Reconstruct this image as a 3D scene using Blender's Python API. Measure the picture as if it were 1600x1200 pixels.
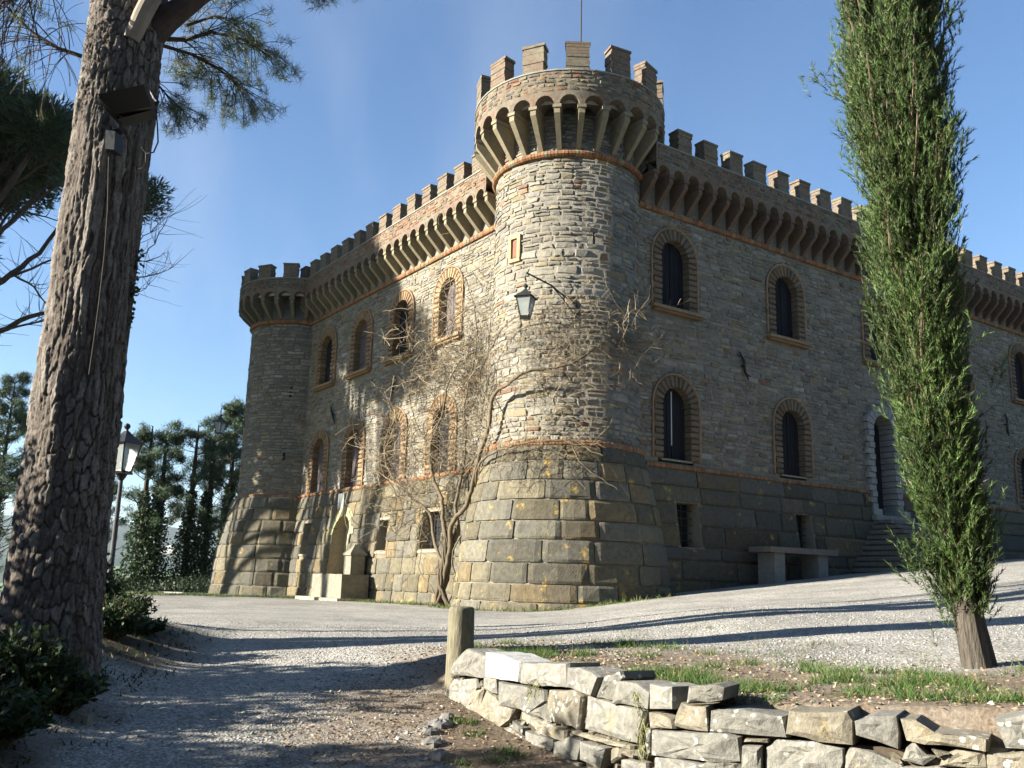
import bpy, math, random
import numpy as np
from math import radians, sin, cos, pi, sqrt, atan2, hypot
from mathutils import Vector, Matrix
for o in list(bpy.data.objects): bpy.data.objects.remove(o)
rnd = random.Random(7); rg = np.random.default_rng(11)
S = bpy.context.scene
COL = S.collection
# ------------------------------------------------------------------ camera
EYE = np.array([0., 0., 1.6]); FPX = 1440.; PITCH = radians(12.25); ROLL = radians(1.55)
fw = np.array([0, cos(PITCH), sin(PITCH)]); r0 = np.array([1., 0, 0]); u0 = np.cross(r0, fw)
rt = r0*cos(ROLL)+u0*sin(ROLL); up = u0*cos(ROLL)-r0*sin(ROLL)
cam = bpy.data.cameras.new('camera'); co = bpy.data.objects.new('camera', cam); COL.objects.link(co)
co.matrix_world = Matrix(((rt[0], up[0], -fw[0], EYE[0]), (rt[1], up[1], -fw[1], EYE[1]), (rt[2], up[2], -fw[2], EYE[2]), (0, 0, 0, 1)))
cam.sensor_width = 36; cam.lens = 36*FPX/1600; cam.clip_end = 12000; cam.clip_start = .05
S.camera = co
# ------------------------------------------------------------------ light
SUN_B = radians(-104); SUN_E = radians(21)          # bearing from north (+Y), clockwise; elevation
SKY_STRENGTH = .05; SUN_STRENGTH = 5.0; EXPOSURE = 2.15
w = bpy.data.worlds.new('World'); S.world = w; w.use_nodes = True
nt = w.node_tree; bg = nt.nodes['Background']
sky = nt.nodes.new('ShaderNodeTexSky'); sky.sky_type = 'NISHITA'; sky.sun_disc = False
sky.sun_elevation = SUN_E; sky.sun_rotation = SUN_B
sky.air_density = 1.15; sky.dust_density = .25; sky.ozone_density = 5.0; sky.altitude = 300
tc = nt.nodes.new('ShaderNodeTexCoord')
mp = nt.nodes.new('ShaderNodeMapping'); mp.inputs['Rotation'].default_value = (radians(10), radians(-30), radians(15)); mp.inputs['Scale'].default_value = (3.2, 1.4, 1.2); mp.inputs['Location'].default_value = (.35, .2, 0)
nz = nt.nodes.new('ShaderNodeTexNoise'); nz.inputs['Scale'].default_value = 1.6; nz.inputs['Detail'].default_value = 7; nz.inputs['Roughness'].default_value = .5
rp = nt.nodes.new('ShaderNodeMapRange'); rp.inputs[1].default_value = .46; rp.inputs[2].default_value = .78; rp.inputs[3].default_value = 0; rp.inputs[4].default_value = .30
mx = nt.nodes.new('ShaderNodeMix'); mx.data_type = 'RGBA'; mx.inputs[7].default_value = (4.2, 4.6, 5.2, 1)
nt.links.new(tc.outputs['Generated'], mp.inputs[0]); nt.links.new(mp.outputs[0], nz.inputs[0]); nt.links.new(nz.outputs[0], rp.inputs[0])
sx = nt.nodes.new('ShaderNodeSeparateXYZ'); nt.links.new(tc.outputs['Generated'], sx.inputs[0])
mr2 = nt.nodes.new('ShaderNodeMapRange'); mr2.inputs[1].default_value = .25; mr2.inputs[2].default_value = -.35; mr2.inputs[3].default_value = .15; mr2.inputs[4].default_value = 1
ml = nt.nodes.new('ShaderNodeMath'); ml.operation = 'MULTIPLY'; nt.links.new(sx.outputs[0], mr2.inputs[0]); nt.links.new(mr2.outputs[0], ml.inputs[0]); nt.links.new(rp.outputs[0], ml.inputs[1])
nt.links.new(ml.outputs[0], mx.inputs[0]); nt.links.new(sky.outputs[0], mx.inputs[6]); nt.links.new(mx.outputs[2], bg.inputs[0])
bg.inputs[1].default_value = SKY_STRENGTH
sl = bpy.data.lights.new('sun', 'SUN'); sl.energy = SUN_STRENGTH; sl.angle = radians(.53); sl.color = (1, .945, .845)
so = bpy.data.objects.new('sun', sl); COL.objects.link(so)
sd = Vector((sin(SUN_B)*cos(SUN_E), cos(SUN_B)*cos(SUN_E), sin(SUN_E)))
so.rotation_euler = sd.to_track_quat('Z', 'Y').to_euler(); so.location = sd*60
S.view_settings.view_transform = 'Standard'; S.view_settings.look = 'None'; S.view_settings.exposure = EXPOSURE; S.view_settings.gamma = 1
S.view_settings.use_curve_mapping = False
S.render.engine = 'CYCLES'; S.cycles.max_bounces = 6; S.cycles.diffuse_bounces = 2
# ------------------------------------------------------------------ helpers
def at(px, py, depth):
    """world point seen at photo pixel (1600 wide) at world depth y"""
    d = fw+rt*(px-800)/FPX+up*(600-py)/FPX
    return EYE+d*(depth/d[1])
def tag(o, label=None, cat=None, group=None, kind=None):
    if label: o['label'] = label
    if cat: o['category'] = cat
    if group: o['group'] = group
    if kind: o['kind'] = kind
    return o
def empty(name, loc=(0, 0, 0), rz=0, parent=None):
    o = bpy.data.objects.new(name, None); COL.objects.link(o); o.location = loc; o.rotation_euler = (0, 0, rz); o.empty_display_size = .2
    if parent: o.parent = parent
    return o
def raw(name, V, Fc, mat, parent=None, cols=None, uvs=None, smooth=False):
    """V (n,3), Fc list of index lists or (m,k) array; cols one rgb per face; uvs one per vertex"""
    me = bpy.data.meshes.new(name)
    V = np.asarray(V, dtype=np.float32)
    if isinstance(Fc, np.ndarray):
        m, k = Fc.shape
        me.vertices.add(len(V)); me.vertices.foreach_set('co', V.ravel())
        me.loops.add(m*k); me.loops.foreach_set('vertex_index', Fc.astype(np.int32).ravel())
        me.polygons.add(m); me.polygons.foreach_set('loop_start', np.arange(0, m*k, k, dtype=np.int32))
        me.update(calc_edges=True)
    else:
        me.from_pydata(V.tolist(), [], Fc)
    if cols is not None:
        at_ = me.color_attributes.new('col', 'FLOAT_COLOR', 'CORNER')
        c = np.asarray(cols, dtype=np.float32); c = np.hstack([c, np.ones((len(c), 1), np.float32)])
        tot = np.empty(len(me.polygons), np.int32); me.polygons.foreach_get('loop_total', tot)
        at_.data.foreach_set('color', np.repeat(c, tot, axis=0).ravel())
    if uvs is not None:
        uvl = me.uv_layers.new(name='uv'); li = np.empty(len(me.loops), np.int32); me.loops.foreach_get('vertex_index', li)
        uvl.data.foreach_set('uv', np.asarray(uvs, dtype=np.float32)[li].ravel())
    if smooth: me.shade_smooth()
    if mat: me.materials.append(mat)
    o = bpy.data.objects.new(name, me); COL.objects.link(o)
    if parent: o.parent = parent
    return o
class MB:
    def __init__(s): s.v = []; s.f = []; s.c = []; s.u = []
    def add(s, vs, fs, col=(.5, .5, .5), uv=None):
        n = len(s.v); s.v += [tuple(float(a) for a in p) for p in vs]; s.f += [[i+n for i in f] for f in fs]; s.c += [col]*len(fs)
        s.u += [(float(a[0]), float(a[1])) for a in (uv if uv is not None else vs)]
    def build(s, name, mat, parent=None, smooth=False):
        return raw(name, s.v, s.f, mat, parent, s.c, s.u, smooth)
BOXF = [[0, 1, 3, 2], [4, 6, 7, 5], [0, 4, 5, 1], [2, 3, 7, 6], [0, 2, 6, 4], [1, 5, 7, 3]]
def mbox(mb, M, s0, s1, d0, d1, z0, z1, n=1, col=(.5, .5, .5), jit=0, cap=True):
    """box in wall coordinates (s along, d outward, z up) put through the map M"""
    vs = []; uv = []
    for i in range(n+1):
        s_ = s0+(s1-s0)*i/n
        for d in (d0, d1):
            for z in (z0, z1):
                j = [(rnd.random()-.5)*2*jit for _ in range(3)] if jit else (0, 0, 0)
                vs.append(M(s_+j[0], d+j[1], z+j[2])); uv.append((s_+d, z))
    fs = []
    for i in range(n):
        a = i*4; b = a+4
        fs += [[a, b, b+1, a+1], [a+2, a+3, b+3, b+2], [a+1, b+1, b+3, a+3], [a, a+2, b+2, b]]
    if cap: fs += [[0, 1, 3, 2], [n*4, n*4+2, n*4+3, n*4+1]]
    mb.add(vs, fs, col, uv)
def wbox(mb, x0, x1, y0, y1, z0, z1, col=(.5, .5, .5), jit=0): mbox(mb, lambda s, d, z: (s, d, z), x0, x1, y0, y1, z0, z1, 1, col, jit)
def tube(mb, pts, rad, sides=8, col=(.5, .5, .5), cap=True):
    pts = [Vector(p) for p in pts]; n = len(pts)
    if not hasattr(rad, '__len__'): rad = [rad]*n
    vs = []; prev = None
    for i, p in enumerate(pts):
        t = (pts[min(i+1, n-1)]-pts[max(i-1, 0)]).normalized()
        if prev is None: a = t.orthogonal().normalized()
        else:
            a = prev-t*prev.dot(t)
            a = a.normalized() if a.length > 1e-6 else t.orthogonal().normalized()
        prev = a; b = t.cross(a)
        for k in range(sides):
            an = 2*pi*k/sides; vs.append(p+(a*cos(an)+b*sin(an))*rad[i])
    fs = [[i*sides+k, i*sides+(k+1) % sides, (i+1)*sides+(k+1) % sides, (i+1)*sides+k] for i in range(n-1) for k in range(sides)]
    if cap: fs += [list(range(sides))[::-1], list(range((n-1)*sides, n*sides))]
    mb.add(vs, fs, col)
def lathe(mb, M, prof, s0, s1, n, col=(.5, .5, .5)):
    """sweep profile [(d,z)...] along s"""
    k = len(prof); vs = []; uv = []
    for i in range(n+1):
        s_ = s0+(s1-s0)*i/n
        for d, z in prof: vs.append(M(s_, d, z)); uv.append((s_, z+d*.3))
    fs = [[i*k+j, (i+1)*k+j, (i+1)*k+j+1, i*k+j+1] for i in range(n) for j in range(k-1)]
    mb.add(vs, fs, col, uv)
# hash noise, vectorised
def _h(ix, iy, seed):
    n = (ix.astype(np.int64)*374761393+iy.astype(np.int64)*668265263+seed*974634777) & 0x7fffffff
    n = ((n ^ (n >> 13))*1274126177) & 0x7fffffff
    return ((n ^ (n >> 16)) & 0xffff)/65535.
def vnoise(x, y, seed=0):
    x = np.asarray(x, float); y = np.asarray(y, float)
    ix = np.floor(x); iy = np.floor(y); fx = x-ix; fy = y-iy; fx = fx*fx*(3-2*fx); fy = fy*fy*(3-2*fy)
    a = _h(ix, iy, seed); b = _h(ix+1, iy, seed); c = _h(ix, iy+1, seed); d = _h(ix+1, iy+1, seed)
    return (a*(1-fx)+b*fx)*(1-fy)+(c*(1-fx)+d*fx)*fy
def fbm(x, y, seed=0, o=4):
    t = 0; a = .5
    for k in range(o): t = t+a*vnoise(x*2**k, y*2**k, seed+k*17); a *= .5
    return t
def sstep(a, b, x): t = np.clip((x-a)/(b-a), 0, 1); return t*t*(3-2*t)
# ------------------------------------------------------------------ materials
def newmat(name, rough=.9):
    m = bpy.data.materials.new(name); m.use_nodes = True; b = m.node_tree.nodes['Principled BSDF']; b.inputs['Roughness'].default_value = rough
    b.inputs['Specular IOR Level'].default_value = .25
    return m, m.node_tree, b
def N(nt, t, **k):
    n = nt.nodes.new(t)
    for a, v in k.items():
        if a.startswith('i_'):
            key = a[2:]; n.inputs[int(key) if key.isdigit() else key.replace('_', ' ')].default_value = v
        else: setattr(n, a, v)
    return n
def L_(nt, a, b): nt.links.new(a, b)
def mixc(nt, fac, a, b, mode='MIX'):
    m = N(nt, 'ShaderNodeMix', data_type='RGBA', blend_type=mode)
    for i, v in ((0, fac), (6, a), (7, b)):
        if hasattr(v, 'is_output') or hasattr(v, 'links'): L_(nt, v, m.inputs[i])
        else: m.inputs[i].default_value = v if i == 0 else (*v, 1)
    return m.outputs[2]
def rng_(nt, src, a, b, c, d):
    m = N(nt, 'ShaderNodeMapRange'); L_(nt, src, m.inputs[0])
    for i, v in enumerate((a, b, c, d)): m.inputs[i+1].default_value = v
    return m.outputs[0]
def noise(nt, vec, scale, detail=4, rough=.55):
    n = N(nt, 'ShaderNodeTexNoise'); n.inputs['Scale'].default_value = scale; n.inputs['Detail'].default_value = detail; n.inputs['Roughness'].default_value = rough
    if vec: L_(nt, vec, n.inputs['Vector'])
    return n.outputs['Fac']
def bump(nt, b, h, strength, dist):
    n = N(nt, 'ShaderNodeBump'); n.inputs['Strength'].default_value = strength; n.inputs['Distance'].default_value = dist
    L_(nt, h, n.inputs['Height']); L_(nt, n.outputs[0], b.inputs['Normal'])
def stone_mat(name, lichen=.0, white=.0, lo=.62, hi=1.3, bstr=.6, bdist=.02, soot=.35, sc=1.0):
    m, t, b = newmat(name)
    at_ = N(t, 'ShaderNodeAttribute', attribute_name='col'); g = N(t, 'ShaderNodeTexCoord').outputs['Object']
    f = noise(t, g, 9*sc, 6, .65); c = mixc(t, 1.0, at_.outputs['Color'], (1, 1, 1), 'MULTIPLY')
    v = N(t, 'ShaderNodeCombineColor'); s_ = rng_(t, f, .25, .75, lo, hi)
    for i in range(3): L_(t, s_, v.inputs[i])
    c = mixc(t, 1.0, c, v.outputs[0], 'MULTIPLY')
    big = noise(t, g, .9*sc, 4, .6)
    c = mixc(t, rng_(t, big, .5, .72, 0, soot), c, (.07, .07, .065))
    if lichen:
        l = noise(t, g, 2.3*sc, 6, .7); c = mixc(t, rng_(t, l, .60, .68, 0, lichen), c, (.42, .27, .055))
    if white:
        vo = N(t, 'ShaderNodeTexVoronoi'); vo.inputs['Scale'].default_value = 9*sc; L_(t, g, vo.inputs['Vector'])
        k = rng_(t, vo.outputs['Distance'], .27, .33, 1, 0); k2 = rng_(t, noise(t, g, 1.7*sc, 3), .54, .58, 0, white)
        mm = N(t, 'ShaderNodeMath', operation='MULTIPLY'); L_(t, k, mm.inputs[0]); L_(t, k2, mm.inputs[1])
        c = mixc(t, mm.outputs[0], c, (.38, .38, .33))
    L_(t, c, b.inputs['Base Color'])
    h = noise(t, g, 22*sc, 8, .7); bump(t, b, h, bstr, bdist)
    return m
M_RUB = stone_mat('rubble stone', lichen=.25, lo=.7, hi=1.25, soot=.25, bstr=.9, bdist=.03)
M_ASH = stone_mat('ashlar sandstone', lichen=.75, lo=.5, hi=1.35, soot=.5, bstr=1.0, bdist=.03)
M_MORT = stone_mat('lime mortar', lo=.7, hi=1.2, soot=.3, bstr=1.0, bdist=.04)
M_CORB = stone_mat('dressed stone', lichen=.15, lo=.75, hi=1.2, soot=.35, bstr=.4)
M_WALL = stone_mat('dry stone', lichen=.2, white=.9, lo=.55, hi=1.25, soot=.25, bstr=1.0, bdist=.012, sc=2.2)
M_TERRA = stone_mat('terracotta brick', lo=.7, hi=1.3, soot=.5, bstr=.5)
def brick_mat():
    m, t, b = newmat('weathered brick')
    u = N(t, 'ShaderNodeUVMap', uv_map='uv').outputs[0]; g = N(t, 'ShaderNodeTexCoord').outputs['Object']
    br = N(t, 'ShaderNodeTexBrick'); L_(t, u, br.inputs['Vector'])
    br.inputs['Scale'].default_value = 1; br.inputs['Brick Width'].default_value = .27; br.inputs['Row Height'].default_value = .075; br.inputs['Mortar Size'].default_value = .009
    br.inputs['Color1'].default_value = (.155, .095, .06, 1); br.inputs['Color2'].default_value = (.12, .092, .06, 1); br.inputs['Mortar'].default_value = (.12, .105, .085, 1)
    n2 = noise(t, g, 1.1, 4); c = mixc(t, rng_(t, n2, .42, .62, 0, .75), br.outputs[0], (.14, .125, .088))
    c = mixc(t, rng_(t, noise(t, g, 2.7, 6, .7), .5, .7, 0, .6), c, (.06, .058, .045))
    v = N(t, 'ShaderNodeCombineColor'); s_ = rng_(t, noise(t, g, 11, 6, .7), .3, .7, .65, 1.35)
    for i in range(3): L_(t, s_, v.inputs[i])
    c = mixc(t, 1.0, c, v.outputs[0], 'MULTIPLY'); L_(t, c, b.inputs['Base Color'])
    h = mixc(t, .5, br.outputs['Fac'], noise(t, g, 30, 6)); bump(t, b, h, -.6, .02)
    return m
M_BRICK = brick_mat()
def simple(name, col, rough=.85, nscale=8, amp=.35, metal=0, bstr=.3, bdist=.01, use_col=False, stretch=None):
    m, t, b = newmat(name, rough); g = N(t, 'ShaderNodeTexCoord').outputs['Object']
    if stretch:
        mpn = N(t, 'ShaderNodeMapping'); mpn.inputs['Scale'].default_value = stretch; L_(t, g, mpn.inputs[0]); g = mpn.outputs[0]
    f = noise(t, g, nscale, 6, .65); v = N(t, 'ShaderNodeCombineColor'); s_ = rng_(t, f, .25, .75, 1-amp, 1+amp)
    for i in range(3): L_(t, s_, v.inputs[i])
    src = N(t, 'ShaderNodeAttribute', attribute_name='col').outputs['Color'] if use_col else col
    c = mixc(t, 1.0, src, v.outputs[0], 'MULTIPLY') if use_col else mixc(t, 1.0, v.outputs[0], col, 'MULTIPLY')
    L_(t, c, b.inputs['Base Color']); b.inputs['Metallic'].default_value = metal
    bump(t, b, f, bstr, bdist); return m
M_WOODW = simple('weathered shutter wood', (.085, .068, .064), .8, 5, .55, stretch=(6, 6, .6))
M_WOODD = simple('dark shutter wood', (.010, .010, .012), .9, 5, .5, stretch=(6, 6, .6))
M_IRON = simple('black painted iron', (.018, .019, .02), .45, 20, .3, bstr=.1)
M_DARK = simple('dark interior', (.012, .012, .012), .9)
M_POST = simple('weathered timber', (.135, .12, .078), .9, 9, .5, bstr=.8, bdist=.02, stretch=(3, 3, .7))
M_SOIL = simple('dark soil', (.06, .045, .03), 1, 14, .5)
M_PLAQ = simple('marble plaque', (.24, .25, .23), .5, 12, .25)
M_PALE = simple('pale limestone', (.165, .15, .11), .9, 6, .35, bstr=.6, bdist=.02)
M_TWIG = simple('bare twig bark', (.2, .16, .1), .9, 12, .3, use_col=True)
M_LIMB = simple('pale sawn limb', (.20, .165, .125), .85, 7, .35, bstr=.5)
M_DLIMB = simple('dark pine limb', (.055, .042, .033), .95, 9, .4)
M_ROCK = simple('kerb rock', (.12, .115, .105), .95, 5, .45, bstr=1, bdist=.03)
M_CONC = simple('pale concrete kerb', (.30, .285, .25), .9, 5, .2)
M_PLAST = simple('grey flood lamp housing', (.006, .0065, .007), .5, 20, .2, bstr=.05)
M_PLASTER = simple('white plaster', (.5, .48, .42), .9, 5, .1)
M_LIGHTSLIT = simple('pale curtain', (.5, .5, .5), .9, 5, .1)
def glass_mat():
    m, t, b = newmat('frosted lantern glass', .25); b.inputs['Base Color'].default_value = (.38, .41, .38, 1)
    b.inputs['Transmission Weight'].default_value = .55; b.inputs['IOR'].default_value = 1.2; b.inputs['Specular IOR Level'].default_value = .5; return m
M_GLASS = glass_mat()
def leaf_mat(name, rough=.55, trans=.25):
    m, t, b = newmat(name, rough); a = N(t, 'ShaderNodeAttribute', attribute_name='col').outputs['Color']
    L_(t, a, b.inputs['Base Color']); b.inputs['Specular IOR Level'].default_value = .3
    tr = N(t, 'ShaderNodeBsdfTranslucent'); L_(t, a, tr.inputs[0]); ms = N(t, 'ShaderNodeMixShader'); ms.inputs[0].default_value = trans
    out = [n for n in t.nodes if n.type == 'OUTPUT_MATERIAL'][0]
    L_(t, b.outputs[0], ms.inputs[1]); L_(t, tr.outputs[0], ms.inputs[2]); L_(t, ms.outputs[0], out.inputs[0]); return m
M_LEAF = leaf_mat('foliage'); M_NEEDLE = leaf_mat('pine needles', .6, .12); M_GRASS = leaf_mat('grass blades', .6, .3); M_LITTER = leaf_mat('dead leaves', .8, .1)
def bark_mat():
    m, t, b = newmat('pine bark', .95); a = N(t, 'ShaderNodeAttribute', attribute_name='col').outputs['Color']; g = N(t, 'ShaderNodeTexCoord').outputs['Object']
    v = N(t, 'ShaderNodeCombineColor'); s_ = rng_(t, noise(t, g, 30, 8, .7), .3, .7, .55, 1.4)
    for i in range(3): L_(t, s_, v.inputs[i])
    L_(t, mixc(t, 1.0, a, v.outputs[0], 'MULTIPLY'), b.inputs['Base Color']); bump(t, b, noise(t, g, 45, 8, .7), .9, .015); return m
M_BARK = bark_mat()
def ground_mat():
    m, t, b = newmat('gravel ground', .95); a = N(t, 'ShaderNodeAttribute', attribute_name='col').outputs['Color']; g = N(t, 'ShaderNodeTexCoord').outputs['Object']
    vo = N(t, 'ShaderNodeTexVoronoi'); vo.inputs['Scale'].default_value = 42; L_(t, g, vo.inputs['Vector'])
    v2 = N(t, 'ShaderNodeTexVoronoi'); v2.inputs['Scale'].default_value = 17; L_(t, g, v2.inputs['Vector'])
    gr = N(t, 'ShaderNodeSeparateColor'); L_(t, vo.outputs['Color'], gr.inputs[0])
    cell = rng_(t, gr.outputs[0], 0, 1, .72, 1.25)
    e = rng_(t, vo.outputs['Distance'], .25, .75, 1.1, .55)
    big = rng_(t, noise(t, g, .7, 6, .65), .3, .7, .68, 1.25); fine = rng_(t, noise(t, g, 7, 6, .7), .3, .7, .8, 1.2)
    p = cell
    for q in (e, big, fine):
        mm = N(t, 'ShaderNodeMath', operation='MULTIPLY'); L_(t, p, mm.inputs[0]); L_(t, q, mm.inputs[1]); p = mm.outputs[0]
    lum = N(t, 'ShaderNodeRGBToBW'); L_(t, a, lum.inputs[0]); gm = rng_(t, lum.outputs[0], .13, .25, 0, 1)
    dn = rng_(t, noise(t, g, 38, 8, .75), .3, .7, .35, 1.6); mf = N(t, 'ShaderNodeMix'); L_(t, gm, mf.inputs[0]); L_(t, dn, mf.inputs[2]); L_(t, p, mf.inputs[3]); p = mf.outputs[0]
    v = N(t, 'ShaderNodeCombineColor')
    for i in range(3): L_(t, p, v.inputs[i])
    L_(t, mixc(t, 1.0, a, v.outputs[0], 'MULTIPLY'), b.inputs['Base Color'])
    h = N(t, 'ShaderNodeMath', operation='ADD'); L_(t, rng_(t, vo.outputs['Distance'], 0, .8, 1, 0), h.inputs[0]); L_(t, rng_(t, v2.outputs['Distance'], 0, .8, .8, 0), h.inputs[1])
    hm = N(t, 'ShaderNodeMix'); L_(t, gm, hm.inputs[0]); L_(t, dn, hm.inputs[2]); L_(t, h.outputs[0], hm.inputs[3]); bump(t, b, hm.outputs[0], .55, .014); return m
M_GROUND = ground_mat()
# ------------------------------------------------------------------ terrain
WP = [(-.50, 8.15), (1.08, 5.22), (2.45, 4.42), (6.5, 3.0)]          # retaining wall line, terrace behind it
def wall_sd(x, y):
    """signed distance to the wall line, + on the terrace side; and distance beyond the wall's left end"""
    best = np.full(np.shape(x), 1e9); sg = np.ones(np.shape(x)); beyond = np.zeros(np.shape(x))
    pts = WP
    for i in range(len(pts)-1):
        ax, ay = pts[i]; bx, by = pts[i+1]; dx, dy = bx-ax, by-ay; l2 = dx*dx+dy*dy
        t = ((x-ax)*dx+(y-ay)*dy)/l2
        tc_ = np.clip(t, 0, 1) if i > 0 else np.minimum(t, 1)
        if i == len(pts)-2: tc_ = np.maximum(t, 0)
        d = np.hypot(x-ax-tc_*dx, y-ay-tc_*dy); s_ = np.sign((-dy)*(x-ax)+dx*(y-ay))
        m = d < best; best = np.where(m, d, best); sg = np.where(m, s_, sg)
        if i == 0: beyond = np.maximum(0, -t*sqrt(l2))
    return best*sg, beyond
def softp(v, k=.6): return np.log1p(np.exp(np.clip(v/k, -30, 30)))*k
KY = [-12, 0, 4, 5.8, 8, 10.8, 14, 24, 35, 46, 60, 90, 160]; KZ = [-.9, -.05, .25, .40, .66, .87, .95, 1.0, .90, .6, -1.5, -9, -25]
def height(x, y):
    x = np.asarray(x, float); y = np.asarray(y, float)
    base = np.interp(y, KY, KZ)+.0
    far = sstep(8, 14, y)
    rise = .112*softp(x-1.3)*np.clip(1-(x-14)/60, .3, 1)
    upper = base+rise*sstep(6, 12, y)+.012*np.clip(y-10, 0, 20)*sstep(0, 3, x)*sstep(50, 38, y)
    terr = .965+.085*softp(x-1.3)+.01*(y-5)
    sd_, be = wall_sd(x, y)
    wdt = .05+be*.9
    mask = sstep(.10-be*.9, .24+be*.9, sd_)*(1-far)
    h = upper*(1-mask)+np.maximum(upper, terr)*mask
    h = h+.10*sstep(-.5, -2.5, sd_+be*.3)*0
    h = h+.18*np.exp(-((x-2.6)/2.4)**2-((y-12.3)/3.0)**2)
    # left bank under the big pine
    bank = sstep(-2.6, -4.0, x+(y-6)*.10)*sstep(2, 5, y)*sstep(13.5, 10, y)
    h = h+bank*.30
    h = h+.035*(fbm(x*.9, y*.9, 5, 4)-.47)+.012*(fbm(x*5, y*5, 9, 3)-.44)
    # hillside falling away left of the forecourt
    h = h-sstep(-16, -40, x)*6*sstep(0, 20, y+10)
    return h
def ground_color(x, y):
    n = fbm(x*1.2, y*1.2, 31, 4); n2 = fbm(x*4, y*4, 77, 4); sd_, be = wall_sd(x, y)
    grav = np.array([.295, .278, .24]); dirt = np.array([.13, .092, .058]); soil = np.array([.055, .043, .03]); green = np.array([.10, .13, .04]); field = np.array([.09, .13, .05])
    c = np.ones(np.shape(x)+(3,))*grav
    def lay(c, k, col): k = np.clip(k, 0, 1)[..., None]; return c*(1-k)+col*k
    # terrace leaf litter and the debris slope left of the post
    litter = sstep(-.05, .1, sd_)*sstep(2.9, 1.0, sd_+(n-.5)*3)*sstep(10.5, 8, y)
    c = lay(c, litter*(.55+n2*.6), dirt)
    slope = sstep(1.2, .3, np.hypot((x+.85)*1.3, (y-7.4)*.55))
    slope2 = sstep(1.0, .2, np.abs(x+.35-(y-5)*-.10))*sstep(8.5, 7, y)*(sd_ < .1)
    c = lay(c, np.maximum(slope, slope2)*(.25+n2*.9), dirt*1.45)
    bed = sstep(-1.6, -.9, -1*np.abs(sd_))*(sd_ < .02)*sstep(-.45, -.1, x+.1*(y-5))*(y < 8.2)
    c = lay(c, bed*.9, dirt*.8)
    bank = sstep(-2.5, -3.4, x+(y-6)*.12+(n-.5)*1.6)*sstep(12.5, 10.5, y+(n-.5)*2)
    c = lay(c, bank, soil)
    # foot of the castle: thin grass on soil
    lx, ly = to_local(x, y)
    foot = np.maximum(sstep(.6, .1, np.abs(-lx-1.9+(n-.5)*.6)-0.1)*(ly > -1)*(ly < 17), sstep(.5, .1, np.hypot(lx, ly)-2.9+(n-.5)*.5))
    c = lay(c, foot*.75*(lx < 1.2), green)
    c = lay(c, sstep(31, 34, y+(n-.5)*2)*sstep(-6, -8, x), green*.8)
    c = lay(c, sstep(38, 44, y), field)
    c = lay(c, sstep(-11, -14, x)*.8, green*.6)
    return c
TC = np.array([1.422, 23.958]); YAW = radians(55.1); RD = np.array([sin(YAW), cos(YAW)]); LD = np.array([-RD[1], RD[0]])
def to_local(x, y): dx = x-TC[0]; dy = y-TC[1]; return dx*RD[0]+dy*RD[1], dx*LD[0]+dy*LD[1]
def to_world(lx, ly): return TC[0]+lx*RD[0]+ly*LD[0], TC[1]+lx*RD[1]+ly*LD[1]
def grid(name, xs, ys, mat, extra=None):
    X, Y = np.meshgrid(xs, ys); Z = height(X, Y)
    if extra is not None: Z = Z+extra(X, Y)
    nx, ny = len(xs), len(ys); V = np.stack([X, Y, Z], -1).reshape(-1, 3)
    i = np.arange(nx*ny).reshape(ny, nx); Fc = np.stack([i[:-1, :-1], i[:-1, 1:], i[1:, 1:], i[1:, :-1]], -1).reshape(-1, 4)
    cx = V[Fc].mean(1); C_ = ground_color(cx[:, 0], cx[:, 1])
    return raw(name, V, Fc, mat, None, C_, None, True)
def graded(vals):
    out = []
    for a, b, st in vals: out += list(np.arange(a, b, st))
    return np.array(out)
xs = graded([(-90, -30, 3), (-30, -10, .5), (-10, -5, .12), (-5, 5, .045), (5, 12, .12), (12, 32, .5), (32, 120, 4)])
ys = graded([(-20, -2, 1), (-2, 3.5, .25), (3.5, 11, .045), (11, 30, .12), (30, 46, .4), (46, 170, 3)])
gr = grid('ground', xs, ys, M_GROUND); gr['kind'] = 'structure'
# far country: valley and wooded hills
def far_land():
    az = np.linspace(radians(-75), radians(60), 160); rr = np.array([120, 200, 320, 500, 700, 850, 950, 1050, 1150, 1250, 1400, 1700, 2200, 2800, 3300, 3700])
    A, Rr = np.meshgrid(az, rr)
    prof = np.interp(Rr, [120, 200, 320, 500, 700, 950, 1250, 1700, 2200, 3000, 3700], [-19, -28, -40, -48, -40, -10, 12, 28, 45, 150, 175])
    Z = prof+(fbm(A*9, Rr*.003, 3, 4)-.47)*np.interp(Rr, [120, 500, 1200, 3700], [2, 10, 50, 120])
    X = Rr*np.sin(A); Y = Rr*np.cos(A); nx, ny = len(az), len(rr); V = np.stack([X, Y, Z], -1).reshape(-1, 3)
    i = np.arange(nx*ny).reshape(ny, nx); Fc = np.stack([i[:-1, :-1], i[:-1, 1:], i[1:, 1:], i[1:, :-1]], -1).reshape(-1, 4)
    cx = V[Fc].mean(1); d = np.hypot(cx[:, 0], cx[:, 1]); n = fbm(cx[:, 0]*.012, cx[:, 1]*.012, 44, 4)
    c = np.where((n > .5)[:, None], np.array([.10, .14, .06]), np.array([.035, .055, .03])); c = np.where((d > 1100)[:, None], np.array([.03, .05, .032]), c)
    return raw('hills', V, Fc, simple('distant hills', None, 1, .03, .4, use_col=True), None, c, None, True)
far_land()['kind'] = 'structure'
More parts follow.
